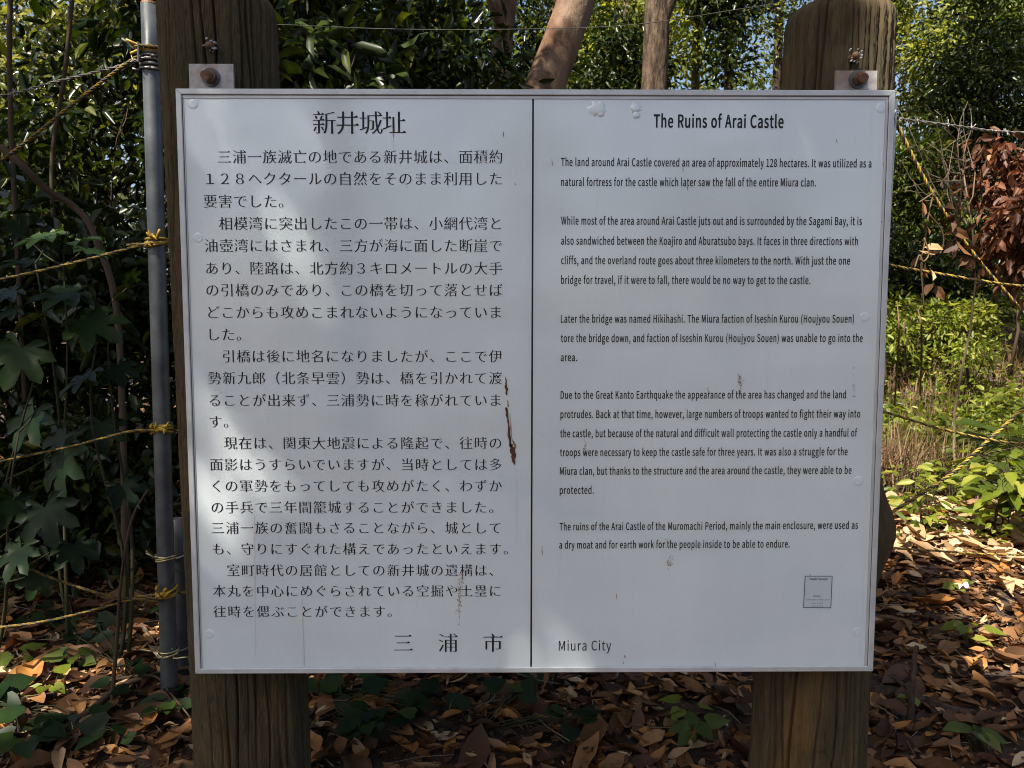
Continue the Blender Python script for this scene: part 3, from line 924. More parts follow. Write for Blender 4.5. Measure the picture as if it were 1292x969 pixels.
# ------------------------------------------------------------------ ropes and wires
def catmull(pts, n=12):
    pts = [Vector(p) for p in pts]
    q = [pts[0]*2-pts[1]]+pts+[pts[-1]*2-pts[-2]]
    out = []
    for i in range(1, len(q)-2):
        for j in range(n):
            t = j/n; a, b, c, d = q[i-1], q[i], q[i+1], q[i+2]
            out.append(.5*((2*b)+(c-a)*t+(2*a-5*b+4*c-d)*t*t+(3*b-a-3*c+d)*t**3))
    out.append(pts[-1])
    return out
def rope(label, pts, rad=.0055, pitch=.036):
    bright = 'right' in label or 'dry grass' in label
    cl = catmull(pts, 14)
    L_ = [0]
    for i in range(1, len(cl)): L_.append(L_[-1]+(cl[i]-cl[i-1]).length)
    n = int(L_[-1]/pitch*9)
    S = np.linspace(0, L_[-1], n); A = np.array([tuple(c) for c in cl])
    C_ = np.stack([np.interp(S, L_, A[:, k]) for k in range(3)], -1)
    T = nrmz(np.gradient(C_, axis=0))
    ref = np.array([0, 0, 1.]) if abs(T[0, 2]) < .85 else np.array([1., 0, 0])
    a = nrmz(np.cross(T, ref)); b = np.cross(T, a)
    mb_v, mb_f, mb_m = [], [], []
    ns = 6; base = 0
    for k in range(3):
        ph = 2*pi*S/pitch+2*pi*k/3
        ctr = C_+(a*np.cos(ph)[:, None]+b*np.sin(ph)[:, None])*rad*.52
        for j in range(ns):
            th = 2*pi*j/ns
            mb_v.append(ctr+(a*cos(th)+b*sin(th))*rad*.55)
        idx_ = base+np.arange(n)[:, None]+np.arange(ns)[None]*n
        i2_ = np.roll(idx_, -1, axis=1)
        f = np.stack([idx_[:-1], i2_[:-1], i2_[1:], idx_[1:]], -1).reshape(-1, 4)
        mb_f.append(f); mb_m += [1 if k == 2 else 0]*len(f); base += n*ns
    V = np.concatenate(mb_v)
    o = np_mesh('barrier_rope', V, np.concatenate(mb_f), [M['yellow' if bright else 'grimy'], M['black']], smooth=True, mi=mb_m)
    return tag(o, label, 'rope', 'yellow and black ropes of the fence')
k0 = Vector((0, -.032, 0))
rope('black and yellow rope slanting steeply from the top of the tall pipe', [P(-120, 272, 1.9), P(0, 203, 1.9), P(90, 133, 1.91), P(150, 87, 1.92), P(178, 68, 1.93), on_pipe(64)+k0, P(330, 80, 2.0)], .0042)
rope('rope tied to the tall pipe at the bright highest knot', [P(-140, 375, 1.95), P(0, 352, 1.95), P(90, 332, 1.94), P(160, 314, 1.93), on_pipe(309)+k0, P(240, 313, 1.96), on_rp(335)], .0034)
rope('rope tied to the tall pipe at the middle knot', [P(-140, 610, 1.95), P(0, 582, 1.95), P(90, 563, 1.94), P(165, 544, 1.93), on_pipe(541)+k0, P(240, 543, 1.96), on_rp(520)], .0032)
rope('slack rope sloping down from the left edge to the low knot on the tall pipe', [P(-120, 660, 1.9), P(0, 702, 1.9), P(60, 727, 1.9), P(130, 750, 1.9), P(170, 756, 1.92), on_pipe(752)+k0, P(240, 747, 1.96), on_rp(690)], .0036)
rope('lowest rope at the left, rising over the leaf litter to the low knot', [P(-120, 800, 1.9), P(0, 791, 1.9), P(60, 783, 1.9), P(120, 769, 1.9), P(165, 757, 1.9), on_pipe(748)+k0*1.2], .0032)
rope('rope slanting down to the right from the top right corner of the board', [on_rp(150), P(1136, 166, 1.96), P(1180, 250, 2.0), P(1232, 325, 2.05), P(1292, 396, 2.1), P(1400, 530, 2.2)], .0046)
rope('nearly level yellow rope right of the board, crossing below the copper leaves', [on_rp(333), P(1130, 336, 1.97), P(1200, 348, 2.0), P(1262, 358, 2.03), P(1292, 361, 2.06), P(1420, 372, 2.1)], .0038)
rope('yellow rope over the dry grass right of the board, sagging gently to the right', [on_rp(517), P(1120, 521, 1.97), P(1180, 539, 2.0), P(1240, 553, 2.03), P(1292, 560, 2.06), P(1420, 566, 2.1)], .0036)
rope('thick yellow rope rising to the right edge across the green plants', [P(1090, 668, 2.2), P(1140, 637, 2.2), P(1200, 598, 2.15), P(1240, 562, 2.1), P(1292, 514, 2.06), P(1400, 410, 2.0)], .0050)
rope('dark thin rope low over the fallen leaves at the right', [on_rp(688), P(1110, 691, 1.97), P(1180, 695, 2.05), P(1240, 699, 2.1), P(1292, 700, 2.12), P(1420, 702, 2.2)], .0032)
# plastic knots on the tall pipe
for py_, lab, sd in ((305, 'bright yellow rope knot highest of the three down the tall pipe', 1), (541, 'yellow rope knot on the tall pipe, middle of the three', 2), (747, 'yellow rope knot low on the tall pipe near the leaf litter', 3)):
    c = on_pipe(py_); r_ = random.Random(sd); mb = MB()
    for k in range(3):
        ph = r_.uniform(0, 6); tl = r_.uniform(-.5, .5)
        mb.tube([Vector((c.x+.0245*cos(t), c.y+.0245*sin(t), c.z+.006*(k-1)+tl*.02*cos(t-ph))) for t in [2*pi*j/16 for j in range(17)]], .0034, 6)
    for k in range(7):
        s = c+Vector((r_.uniform(-.012, .014), -.028, r_.uniform(-.008, .012)))
        e = s+Vector((r_.uniform(-.008, .03), r_.uniform(-.015, 0), r_.uniform(-.012, .022)))
        mb.tube(bend_path(s, e, 5, .25, sd*9+k), [.002, .0045, .005, .003, .001], 5)
    o = mb.build('rope_knot', M['gold']); tag(o, lab, 'knot', 'yellow rope knots on the tall pipe')

def wire(label, pts, rad=.0013, barbs=0, strands=2, mat='wire', name='barbed_wire'):
    cl = catmull(pts, 16); mb = MB(); m_ = len(cl)
    t = empty(name, cl[0]); tag(t, label, 'wire')
    for s in range(strands):
        pth = []
        for i, c in enumerate(cl):
            ph = i*1.1+s*pi
            pth.append(c+Vector((0, cos(ph), sin(ph)))*rad*1.1*(strands > 1))
        mb.tube(pth, rad, 5)
    mb.build('strand', M[mat], t)
    r_ = random.Random(len(cl))
    for b in range(barbs):
        i = int((b+.5)*m_/barbs); c = cl[i]; bm_ = MB()
        for k in range(2):
            dv = Vector((r_.uniform(-.5, .5), r_.uniform(-1, 1), r_.uniform(-1, 1))).normalized()*.014
            bm_.tube([c-dv, c+dv], rad*.8, 5)
        x = (cl[min(i+1, m_-1)]-c).normalized()
        bm_.tube([c+x*(j*.0012-.005)+Vector((0, cos(j*1.6), sin(j*1.6)))*rad*2.2 for j in range(9)], rad*.8, 5)
        bm_.build('barb', M[mat], t)
    return t
wire('rusty barbed wire running left from the wire binding on the tall pipe', [P(-130, 140, 1.92), P(0, 121, 1.92), P(70, 103, 1.93), P(140, 86, 1.93), on_pipe(78)+k0], .0017, 5)
wire('pale barbed wire leaving the top right edge of the board towards the right', [on_rp(148), P(1138, 150, 1.97), P(1200, 158, 2.0), P(1250, 165, 2.03), P(1292, 167, 2.05), P(1420, 168, 2.1)], .0018, 9)
wire('thin dark wire strung across the trees above the top of the board', [P(330, 30, 2.6), P(490, 36.5, 2.6), P(640, 37, 2.6), P(790, 32, 2.6), P(930, 12, 2.6), P(1100, -15, 2.6)], .0014, 0, 1, 'black', name='fence_wire')

# ------------------------------------------------------------------ leaf litter
def litter(n, xr, yr, L, seed, dens=None):
    r = np.random.default_rng(seed)
    x = r.uniform(*xr, n); y = yr[0]+(yr[1]-yr[0])*r.random(n)**(1.0 if dens is None else dens)
    k = np.abs(x) < .78*y+.6
    x, y = x[k], y[k]; n = len(x)
    az_ = r.uniform(0, 2*pi, n); tilt = r.normal(0, .22, n)
    d = np.stack([np.cos(az_)*np.cos(tilt), np.sin(az_)*np.cos(tilt), np.sin(tilt)], -1)
    nn = nrmz(np.stack([r.normal(0, .25, n), r.normal(0, .25, n), np.ones(n)], -1))
    nn = nrmz(nn-(nn*d).sum(-1, keepdims=True)*d); s = np.cross(nn, d)
    LL = L*(.45+.85*r.random(n)); WW = LL*(.28+.24*r.random(n))
    us = np.array([0, .18, .42, .68, .87, 1.0]); prof = np.array([.06, .62, 1.0, .86, .42, .02])
    vs = np.array([-1, 0, 1.])
    cu = r.normal(.25, .34, n); cv = np.abs(r.normal(.28, .28, n)); tw = r.normal(0, .4, n)
    U = us[None, :, None]*np.ones((n, 1, 3)); Vv = vs[None, None, :]*prof[None, :, None]*np.ones((n, 1, 1))
    rag = 1+.13*r.normal(size=(n, 6, 3))
    lat = Vv*rag*.5
    up_ = cu[:, None, None]*(U-.5)**2*1.2+cv[:, None, None]*np.abs(Vv)**1.5*.35+tw[:, None, None]*(U-.5)*Vv*.4
    pos = np.stack([x, y, ground(x, y)+.004+.03*r.random(n)**2], -1)
    W3 = pos[:, None, None, :]+d[:, None, None, :]*((U-.5)*LL[:, None, None])[..., None]+s[:, None, None, :]*(lat*WW[:, None, None])[..., None]+nn[:, None, None, :]*(up_*LL[:, None, None])[..., None]
    V = W3.reshape(-1, 3)
    q = np.arange(18).reshape(6, 3)
    f = np.stack([q[:-1, :-1], q[1:, :-1], q[1:, 1:], q[:-1, 1:]], -1).reshape(-1, 4)
    Fc = (f[None]+(np.arange(n)*18)[:, None, None]).reshape(-1, 4)
    return V, Fc
parts = [litter(14000, (-2.6, 3.0), (1.3, 3.8), .070, 1), litter(1500, (-2.4, 2.8), (1.3, 3.4), .125, 2), litter(7500, (-4, 5.5), (3.4, 8), .09, 3), litter(12000, (-2.4, 2.8), (1.3, 3.4), .026, 5)]
off = 0; Vs, Fs = [], []
for V, Fc in parts: Vs.append(V); Fs.append(Fc+off); off += len(V)
o = np_mesh('leaf_litter', np.concatenate(Vs), np.concatenate(Fs), M['litter'], smooth=True)
tag(o, 'brown fallen leaves covering the ground', 'leaf litter', kind='stuff')
M['litter_pale'] = leaf_mat('pale sunlit fallen leaf', [(0, (.20, .12, .06)), (.5, (.34, .22, .12)), (1, (.50, .40, .26))], .15, .55, (1.2, .9, .6), .2)  # pale dry leaf tone, lightened to paint in the sun patch's brightness
V, Fc = litter(420, (1.45, 2.5), (2.95, 3.9), .12, 9)
V[:, 2] += .02
tag(np_mesh('pale_sun_patch_leaves', V, Fc, M['litter_pale'], smooth=True), 'pale dry leaves, also lightened to brighten the sunny patch right of the board', 'leaf litter', kind='stuff')

# fine twigs in the litter
r = np.random.default_rng(17)
tv, tf = [], []
for i in range(900):
    x, y = r.uniform(-2.2, 2.6), r.uniform(1.4, 3.6); a = r.uniform(0, pi); l = r.uniform(.03, .16); w = r.uniform(.0008, .0022)
    z = gz(x, y)+r.uniform(.01, .05); dz = r.normal(0, .12)*l; b = len(tv); m1 = r.normal(0, .12)*l
    for t in (0, .5, 1):
        cx_, cy_ = x+cos(a)*l*(t-.5)-sin(a)*m1*(t == .5), y+sin(a)*l*(t-.5)+cos(a)*m1*(t == .5)
        for k in range(3): tv.append((cx_-sin(a)*w*cos(k*2.1), cy_+cos(a)*w*cos(k*2.1), z+dz*(t-.5)+w*sin(k*2.1)))
    for t in (0, 1):
        for k in range(3): tf.append((b+t*3+k, b+t*3+(k+1) % 3, b+t*3+3+(k+1) % 3, b+t*3+3+k))
tag(np_mesh('twig_litter', np.array(tv), np.array(tf), M['vine'], smooth=True), 'fine dry twigs among the fallen leaves', 'twigs', kind='stuff')
def stick(label, pts, r0, r1, mat='twig', side=0, seed=0):
    cl = catmull(pts, 6); n = len(cl)
    mb = MB(); mb.tube(cl, [r0+(r1-r0)*i/(n-1) for i in range(n)], 8, wob=.25, seed=seed)
    r_ = random.Random(seed)
    for k in range(side):
        i = r_.randrange(n//4, n-1); c = cl[i]
        e = c+Vector((r_.uniform(-.12, .12), r_.uniform(-.06, .06), r_.uniform(.0, .10)))
        mb.tube(bend_path(c, e, 5, .12, seed*5+k), [r0*.5, r0*.4, r0*.35, r0*.25, r0*.12], 6)
    return tag(mb.build('stick', M[mat]), label, 'stick')
def GP(px, py, dz=.0, Y0=1.4):
    """the ground point seen at a pixel"""
    d = P(px, py, 2.0)-EYE
    t = Y0/d.y
    for _ in range(4000):
        p = EYE+d*t
        if p.z <= gz(p.x, p.y)+dz: return p
        t += .004
    return p
stick('brown stick lying diagonally on the leaf litter left of the left post', [GP(58, 936, .03), GP(110, 900, .035), GP(150, 868, .04), GP(200, 850, .04), GP(262, 838, .04)], .011, .006, seed=1)
stick('thin pale twig curving over the litter at the foot of the tall pipe', [GP(120, 862, .05), GP(190, 852, .05), GP(215, 875, .05), GP(240, 905, .04)], .004, .002, seed=2)
stick('slender bare stem rising past the left of the tall pipe', [GP(140, 900, .0), P(148, 800, 1.9), P(152, 740, 1.88), P(165, 660, 1.86), P(186, 618, 1.85)], .0055, .0025, side=2, seed=3)
stick('dark fallen branch lying among the brown leaves right of the right post', [GP(1095, 872, .02), GP(1140, 876, .025), GP(1190, 893, .025), GP(1245, 905, .02)], .020, .012, 'bark', side=1, seed=4)
stick('short upright twig stump in the litter near the right post', [GP(1148, 925, 0), P(1150, 880, GP(1148, 925).y), P(1154, 830, GP(1148, 925).y), P(1157, 815, GP(1148, 925).y)], .010, .005, 'bark', side=0, seed=5)
stick('thin grey stick on the ground in front of the dry grass', [GP(1170, 590, .1), GP(1215, 575, .12), GP(1270, 568, .1)], .012, .006, seed=6)
stick('long thin dead stem leaning in the grass beside the right edge of the board', [GP(1128, 520, 0), P(1134, 430, 5.5), P(1132, 380, 5.5)], .008, .004, 'dry_grass', seed=7)
stick('pale dead stem upright before the sunlit bank', [GP(1161, 500, 0), P(1163, 420, 6), P(1158, 390, 6)], .009, .005, 'dry_grass', seed=8)

# white scrap
c = GP(1215, 742, .04); mb = MB()
r_ = random.Random(3); vs = []; fs = []
for i in range(6):
    for j in range(4): vs.append((c.x+(i-2.5)*.007+r_.uniform(-.003, .003), c.y+(j-1.5)*.007+r_.uniform(-.004, .004), c.z+.012*sin(i*1.1+j)+.01*(i/5)))
for i in range(5):
    for j in range(3): fs.append((i*4+j, i*4+j+4, i*4+j+5, i*4+j+1))
mb.add(vs, fs); tag(mb.build('tissue_scrap', M['white_scrap']), 'small crumpled white scrap lying on the sunlit leaves at the right', 'litter')

# ------------------------------------------------------------------ small plants
def plant(name, label, base, leaves, stem_r, mat, tpl=T_LEAF, L=.06, aspect=.5, group=None, cat='plant', flat=1.0, seed=0, beams=False, mains=0):
    """leaves: list of (tip position, direction, L); a stem runs from the base to each"""
    t = empty(name, base); tag(t, label, cat, group)
    mb = MB(); pos, d = [], []
    LL = []
    axes = []
    base = Vector(base)
    for k in range(mains):
        sub = [Vector(q[0]) for q in leaves[k::mains]]
        mean = sum(sub, Vector())/len(sub)
        top = Vector((base.x+(mean.x-base.x)*.9, base.y+(mean.y-base.y)*.9, base.z+(max(q.z for q in sub)-base.z)*.93))
        ax_ = bend_path(base+Vector((.02*(k-1), .015*k, -.02)), top, 12, .06, seed*17+k); axes.append(ax_)
        mb.tube(ax_, [stem_r*1.5*(1-.06*j) for j in range(12)], 7)
    for i, (p, dv, l) in enumerate(leaves):
        st = base
        if mains:
            tz = p.z-.45*min((Vector(p)-Vector((axes[i % mains][6].x, axes[i % mains][6].y, p.z))).length, .3)
            st = min(axes[i % mains], key=lambda q: abs(q.z-tz))
        mb.tube(bend_path(st, p, 6, .08, seed*13+i), [stem_r*q*(.6 if mains else 1) for q in (1, .9, .8, .65, .5, .4)], 5, caps=False)
        pos.append(tuple(p)); d.append(tuple(dv)); LL.append(l)
    r = np.random.default_rng(seed)
    n = len(pos); nn = np.array([0, -.45, flat])+r.normal(size=(n, 3))*.25
    LL = np.array(LL)
    V, Fc = inst(tpl, np.array(pos), np.array(d), nn, LL, LL*aspect)
    mb.build('stem', M['stem'], t)
    np_mesh('leaves', V, Fc, M[mat], t, smooth=True)
    return t
M['stem'] = simple('green brown stem', (.03, .03, .012), .75, spec=.2)

# lobed glossy plants on the left: leaf centres measured on the photograph, standing 1.9-2.6 m away
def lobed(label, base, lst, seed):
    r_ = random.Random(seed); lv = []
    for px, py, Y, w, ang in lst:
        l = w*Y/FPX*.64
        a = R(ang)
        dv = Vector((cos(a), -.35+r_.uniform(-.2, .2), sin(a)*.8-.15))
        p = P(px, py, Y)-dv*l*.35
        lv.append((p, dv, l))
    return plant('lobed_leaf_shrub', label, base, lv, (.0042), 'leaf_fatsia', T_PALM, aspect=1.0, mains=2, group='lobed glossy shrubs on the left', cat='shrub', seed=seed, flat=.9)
b1 = Vector((-1.35, 2.25, gz(-1.35, 2.25))); b2 = Vector((-1.15, 2.15, gz(-1.15, 2.15))); b3 = Vector((-1.5, 2.05, gz(-1.5, 2.05)))
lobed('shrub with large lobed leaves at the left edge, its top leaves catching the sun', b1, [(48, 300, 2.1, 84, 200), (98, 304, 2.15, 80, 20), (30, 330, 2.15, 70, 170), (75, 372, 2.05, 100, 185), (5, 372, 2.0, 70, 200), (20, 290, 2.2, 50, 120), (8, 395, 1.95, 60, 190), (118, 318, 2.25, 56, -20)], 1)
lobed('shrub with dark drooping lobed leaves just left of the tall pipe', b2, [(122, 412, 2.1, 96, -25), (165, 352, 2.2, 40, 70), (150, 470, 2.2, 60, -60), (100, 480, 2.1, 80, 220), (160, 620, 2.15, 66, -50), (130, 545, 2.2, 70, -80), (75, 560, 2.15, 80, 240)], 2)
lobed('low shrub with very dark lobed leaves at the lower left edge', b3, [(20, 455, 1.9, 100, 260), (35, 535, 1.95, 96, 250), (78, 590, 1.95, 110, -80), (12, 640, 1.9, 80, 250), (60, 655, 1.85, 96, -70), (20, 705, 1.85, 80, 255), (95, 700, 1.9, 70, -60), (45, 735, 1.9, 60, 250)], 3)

# small seedlings
def seedling(label, px, py, n, L, mat, seed, tpl=T_HEART, h=.05, aspect=.75, group='seedlings in the leaf litter'):
    c = GP(px, py, 0); r_ = random.Random(seed); lv = []
    for i in range(n):
        a = 2*pi*i/n+r_.uniform(-.4, .4); q = r_.uniform(.25, .8)*L
        p = c+Vector((cos(a)*q, sin(a)*q, h*r_.uniform(.6, 1.3)))
        lv.append((p, Vector((cos(a), sin(a)*.8-.3, r_.uniform(-.3, .2))), L*r_.uniform(.8, 1.25)))
    return plant('seedling', label, c, lv, .0022, mat, tpl, aspect=aspect, group=group, cat='seedling', seed=seed)
seedling('bright green seedling with upright leaves on the brown litter at the right', 1222, 822, 6, .062, 'leaf_lime', 1, h=.07)
seedling('bright ivy-like seedling in the litter at the far lower left', 155, 742, 4, .045, 'leaf_lime', 2)
seedling('small green seedling on the litter below the left shrubs', 95, 850, 5, .05, 'leaf_mid', 3)
seedling('pale green seedling beside the foot of the stick at the left', 62, 885, 4, .055, 'leaf_lime', 4)
seedling('small green plant under the board, left of the right post', 875, 940, 5, .05, 'leaf_mid', 5)
seedling('bright seedling below the middle right of the board', 866, 915, 3, .05, 'leaf_lime', 6)
seedling('low green plant at the bottom right among large fallen leaves', 1230, 950, 6, .055, 'leaf_mid', 7)
seedling('tiny seedling by the upright twig stump', 1150, 895, 4, .035, 'leaf_lime', 8)
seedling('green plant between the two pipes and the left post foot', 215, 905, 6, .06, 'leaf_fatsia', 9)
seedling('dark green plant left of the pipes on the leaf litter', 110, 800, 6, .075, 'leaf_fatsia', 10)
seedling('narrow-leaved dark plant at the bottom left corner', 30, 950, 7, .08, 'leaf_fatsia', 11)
seedling('green seedling with pale leaf tips near the left picture edge', 20, 850, 5, .06, 'leaf_mid', 12)
seedling('green seedling on the sunlit litter under the low rope at the right', 1205, 752, 4, .04, 'leaf_lime', 13)
# trailing ivy under the board
def ivy(label, pts, seed, n, L=.055, mat='leaf_fatsia'):
    r_ = random.Random(seed); c = GP(*pts[0]); lv = []
    for i in range(n):
        q = pts[r_.randrange(len(pts))]
        g_ = GP(q[0]+r_.uniform(-26, 26), q[1]+r_.uniform(-12, 12)); a = r_.uniform(0, 2*pi)
        lv.append((Vector((g_.x, g_.y, gz(g_.x, g_.y)+r_.uniform(.03, .08))), Vector((cos(a), sin(a)-.3, r_.uniform(-.4, .1))), L*r_.uniform(.7, 1.3)))
    return plant('ivy_plant', label, Vector((c.x, c.y, gz(c.x, c.y))), lv, .0018, mat, T_HEART, aspect=.85, group='ivy trailing under the board', cat='ivy', seed=seed)
ivy('patch of dark ivy leaves on the litter just right of the left post', [(410, 885), (440, 905), (470, 880), (500, 930), (460, 945), (540, 900)], 1, 34)
ivy('few dark ivy leaves below the middle of the board', [(600, 930), (640, 900), (690, 925), (730, 935), (680, 860)], 2, 16)
ivy('ivy straggling at the foot of the tall pipe on the left', [(180, 880), (120, 830), (60, 790), (215, 800), (150, 900)], 3, 30)
ivy('ivy leaves scattered at the bottom left corner', [(20, 900), (70, 940), (130, 945), (30, 960), (190, 940)], 4, 20)

# leafy weeds on the right, several plants one can tell apart
def weed(label, px, py, hgt, n, L, mat, seed, Y=None, aspect=.42, group='weeds right of the board'):
    c = GP(px, py) if Y is None else None
    r_ = random.Random(seed); lv = []
    for i in range(n):
        a = r_.uniform(0, 2*pi); hh = hgt*r_.uniform(.35, 1); q = hgt*.45*r_.uniform(.2, 1)
        p = c+Vector((cos(a)*q, sin(a)*q, hh)); lv.append((p, Vector((cos(a), sin(a), r_.uniform(-.5, .3))), L*r_.uniform(.7, 1.3)))
    return plant('weed', label, c, lv, .003, mat, T_LEAF, mains=5, aspect=aspect, group=group, cat='weed', seed=seed)
weed('lush weed with broad green leaves at the right edge below the yellow rope', 1262, 690, .40, 60, .10, 'leaf_lime', 1)
weed('dark green weed with spreading leaves at the right edge', 1300, 680, .50, 60, .13, 'leaf_mid', 2, aspect=.5)
weed('fresh green weed beside the right edge of the board above the low rope', 1165, 680, .28, 40, .07, 'leaf_lime', 3)
weed('pointed-leaved weed just above the sunlit patch of litter', 1200, 640, .22, 46, .075, 'leaf_lime', 4)
weed('small weed behind the bulge of the right post', 1140, 650, .25, 34, .06, 'leaf_lime', 5)
weed('leafy weed on the far side of the thick rising rope', 1235, 620, .30, 50, .09, 'leaf_mid', 6)
weed('broad-leaved weed in front of the dry grass', 1180, 610, .3, 26, .13, 'leaf_lime', 7)

# ground cover and dry grass: nobody could count these
r = np.random.default_rng(21)
def scatter(n, xr, yr, fn=None):
    x = r.uniform(*xr, n); y = r.uniform(*yr, n)
    return x, y
x, y = scatter(15000, (1.35, 6.0), (3.12, 6.2))
k = (np.sin(x*3.1+y*1.3)+np.sin(y*4.1-x*2.2)+r.normal(0, .5, len(x))) > -.2
x, y, a0 = x[k], y[k], 0
pos = np.stack([x, y, ground(x, y)+.02+.16*r.random(len(x))], -1)
a = r.uniform(0, 2*pi, len(x)); d = np.stack([np.cos(a), np.sin(a), r.normal(0, .3, len(x))], -1)
nn = np.array([0, -.2, 1])+r.normal(size=(len(x), 3))*.4
x2, y2 = r.uniform(1.2, 9, 60000), r.uniform(5.0, 13, 60000)
pn = np.sin(x2*2.1+y2*1.7)+np.sin(x2*.9-y2*2.6+1)+.7*np.sin(x2*5.3+y2*3.1)+r.normal(0, .35, 60000)
kk = np.nonzero(pn > np.where(y2 < 6.9, 1.0-.45*np.clip(y2-5.6, 0, 1.3)/1.3, .05))[0][:26000]
kk = np.resize(kk, 26000)
x2, y2 = x2[kk], y2[kk]
pos = np.concatenate([pos, np.stack([x2, y2, ground(x2, y2)+.02+.30*r.random(26000)**1.5], -1)])
a2 = r.uniform(0, 2*pi, 26000); d = np.concatenate([d, np.stack([np.cos(a2), np.sin(a2)-.3, r.normal(-.1, .4, 26000)], -1)])
nn = np.concatenate([nn, np.array([0, -.5, .9])+r.normal(size=(26000, 3))*.4])
lw = np.concatenate([np.full(len(x), .05), np.full(26000, .07)])*(.6+.9*r.random(len(pos)))
V, Fc = inst(T_LEAF3, pos, d, nn, lw, lw*.55)
o = np_mesh('ground_cover', V, Fc, M['leaf_lime']); tag(o, 'low green ground cover right of the board', 'ground cover', kind='stuff')
def grass_obj(name, label, n, xr, yr, hgt, seed, mat='dry_grass', lay=.8):
    r = np.random.default_rng(seed)
    x = r.uniform(*xr, n); y = r.uniform(*yr, n)
    a = r.uniform(0, 2*pi, n); h = hgt*(.4+.8*r.random(n)); ln = lay*r.random(n)
    base = np.stack([x, y, ground(x, y)], -1); w = .004+.003*r.random(n)
    side = np.stack([-np.sin(a), np.cos(a), 0*a], -1)*w[:, None]
    out = np.stack([np.cos(a), np.sin(a), 0*a], -1)
    V = []
    for t in (0, .35, .7, 1):
        c = base+out*(h*ln*t**1.7)[:, None]+np.stack([0*a, 0*a, h*t*(1-.35*ln*t)], -1)
        V += [c-side*(1-.85*t), c+side*(1-.85*t)]
    V = np.stack(V, 1).reshape(-1, 3)
    f = np.array([(0, 1, 3, 2), (2, 3, 5, 4), (4, 5, 7, 6)])
    Fc = (f[None]+(np.arange(n)*8)[:, None, None]).reshape(-1, 4)
    o = np_mesh(name, V, Fc, M[mat]); return tag(o, label, 'grass', kind='stuff')
grass_obj('dry_grass', 'straw-coloured dry grass before the bank', 6000, (1.5, 7), (4.7, 7.6), .17, 1, lay=1.3)
cgp = GP(1150, 640)
grass_obj('bank_grass', 'dry grass stems and litter between the green patches of the bank', 6500, (1.5, 8), (6.8, 11), .28, 6, lay=1.2)
grass_obj('grass_tuft', 'tangled clump of dead brown grass behind the right post', 1600, (cgp.x-.35, cgp.x+.55), (cgp.y+.3, cgp.y+1.2), .42, 2, lay=1.3)
grass_obj('green_grass', 'green grass mixed into the dry grass', 5000, (1.5, 7), (4.6, 7.8), .22, 3, 'leaf_lime')

# hanging dead vine and copper-leaved bush
vt = empty('dead_vine', P(1178, 243, 2.0)); tag(vt, 'withered vine with curled pale leaves hanging from the slanting rope at the right', 'vine')
mb = MB()
for i, pts in enumerate(([(1178, 243), (1171, 275), (1168, 300), (1163, 330), (1165, 365)], [(1172, 270), (1188, 290), (1190, 310), (1181, 328)], [(1178, 243), (1165, 252), (1160, 255)], [(1161, 325), (1163, 350), (1166, 390)], [(1166, 300), (1172, 320), (1165, 330), (1160, 322), (1154, 338)])):
    mb.tube(catmull([P(a, b, 2.0-.01*i) for a, b in pts], 6), .0022, 5)
mb.build('stem', M['dry_grass'], vt)
r = np.random.default_rng(4)
lp = [(1162, 252), (1164, 282), (1166, 312), (1159, 316), (1158, 326), (1168, 330), (1172, 338), (1180, 360), (1176, 358), (1188, 275), (1193, 280), (1198, 288), (1206, 302), (1214, 312), (1222, 320), (1219, 324), (1210, 306), (1192, 262), (1196, 270)]
pos = np.array([tuple(P(a, b, 1.985)) for a, b in lp]); n = len(pos)
V, Fc = inst(T_LEAF, pos, np.stack([r.normal(.3, .6, n), r.normal(-.2, .4, n), r.normal(-.5, .5, n)], -1), r.normal(size=(n, 3))+np.array([0, -1, .3]), .046*(.6+.7*r.random(n)), .026)
np_mesh('leaves', V, Fc, M['litter'], vt)

cb = [(tuple(P(1275, 215, 4.1)), (.24, .25, .19), .3), (tuple(P(1280, 285, 4.0)), (.22, .25, .17), .3), (tuple(P(1292, 335, 4.1)), (.20, .25, .12), .15), ((3.0, 4.2, 1.9), (.30, .35, .4), .25)]
tree('copper_leaf_bush', 'bush with drooping copper brown leaves at the right edge', [Vector((3.05, 4.3, gz(3.05, 4.3))), Vector((3.0, 4.25, .9)), Vector((2.95, 4.2, 1.4)), Vector((2.9, 4.15, 1.8))], [.03, .025, .02, .01],
     cb, 140, 12, .068, 'leaf_brown', 'twig', spread=.13, aspect=.45, limbs=6, seed=3, cat='bush', droop=1.0, tpl=T_LEAF3)
# bare pale twigs left of it
tw = empty('bare_twigs', (2.3, 4.2, gz(2.3, 4.2))); tag(tw, 'bare pale twigs spreading between the board and the copper leaves', 'twigs')
mb = MB(); r_ = random.Random(9)
hub = P(1215, 215, 4.1)
mb.tube(bend_path(Vector((2.5, 4.25, gz(2.5, 4.25))), hub, 8, .05, 2), [.009-.0007*i for i in range(8)], 6)
for i in range(16):
    e = P(1215+r_.uniform(-85, 10), 210+r_.uniform(-90, 60), 4.1+r_.uniform(-.3, .3))
    pth = bend_path(hub+Vector((0, 0, r_.uniform(-.3, .02))), e, 6, .1, 40+i)
    mb.tube(pth, [.0042, .0036, .003, .0026, .002, .001], 5)
    mb.tube(bend_path(pth[3], pth[3]+Vector((r_.uniform(-.2, .1), r_.uniform(-.1, .1), r_.uniform(-.1, .15))), 4, .1, 80+i), [.003, .0025, .002, .001], 4)
mb.build('branches', M['vine'], tw)

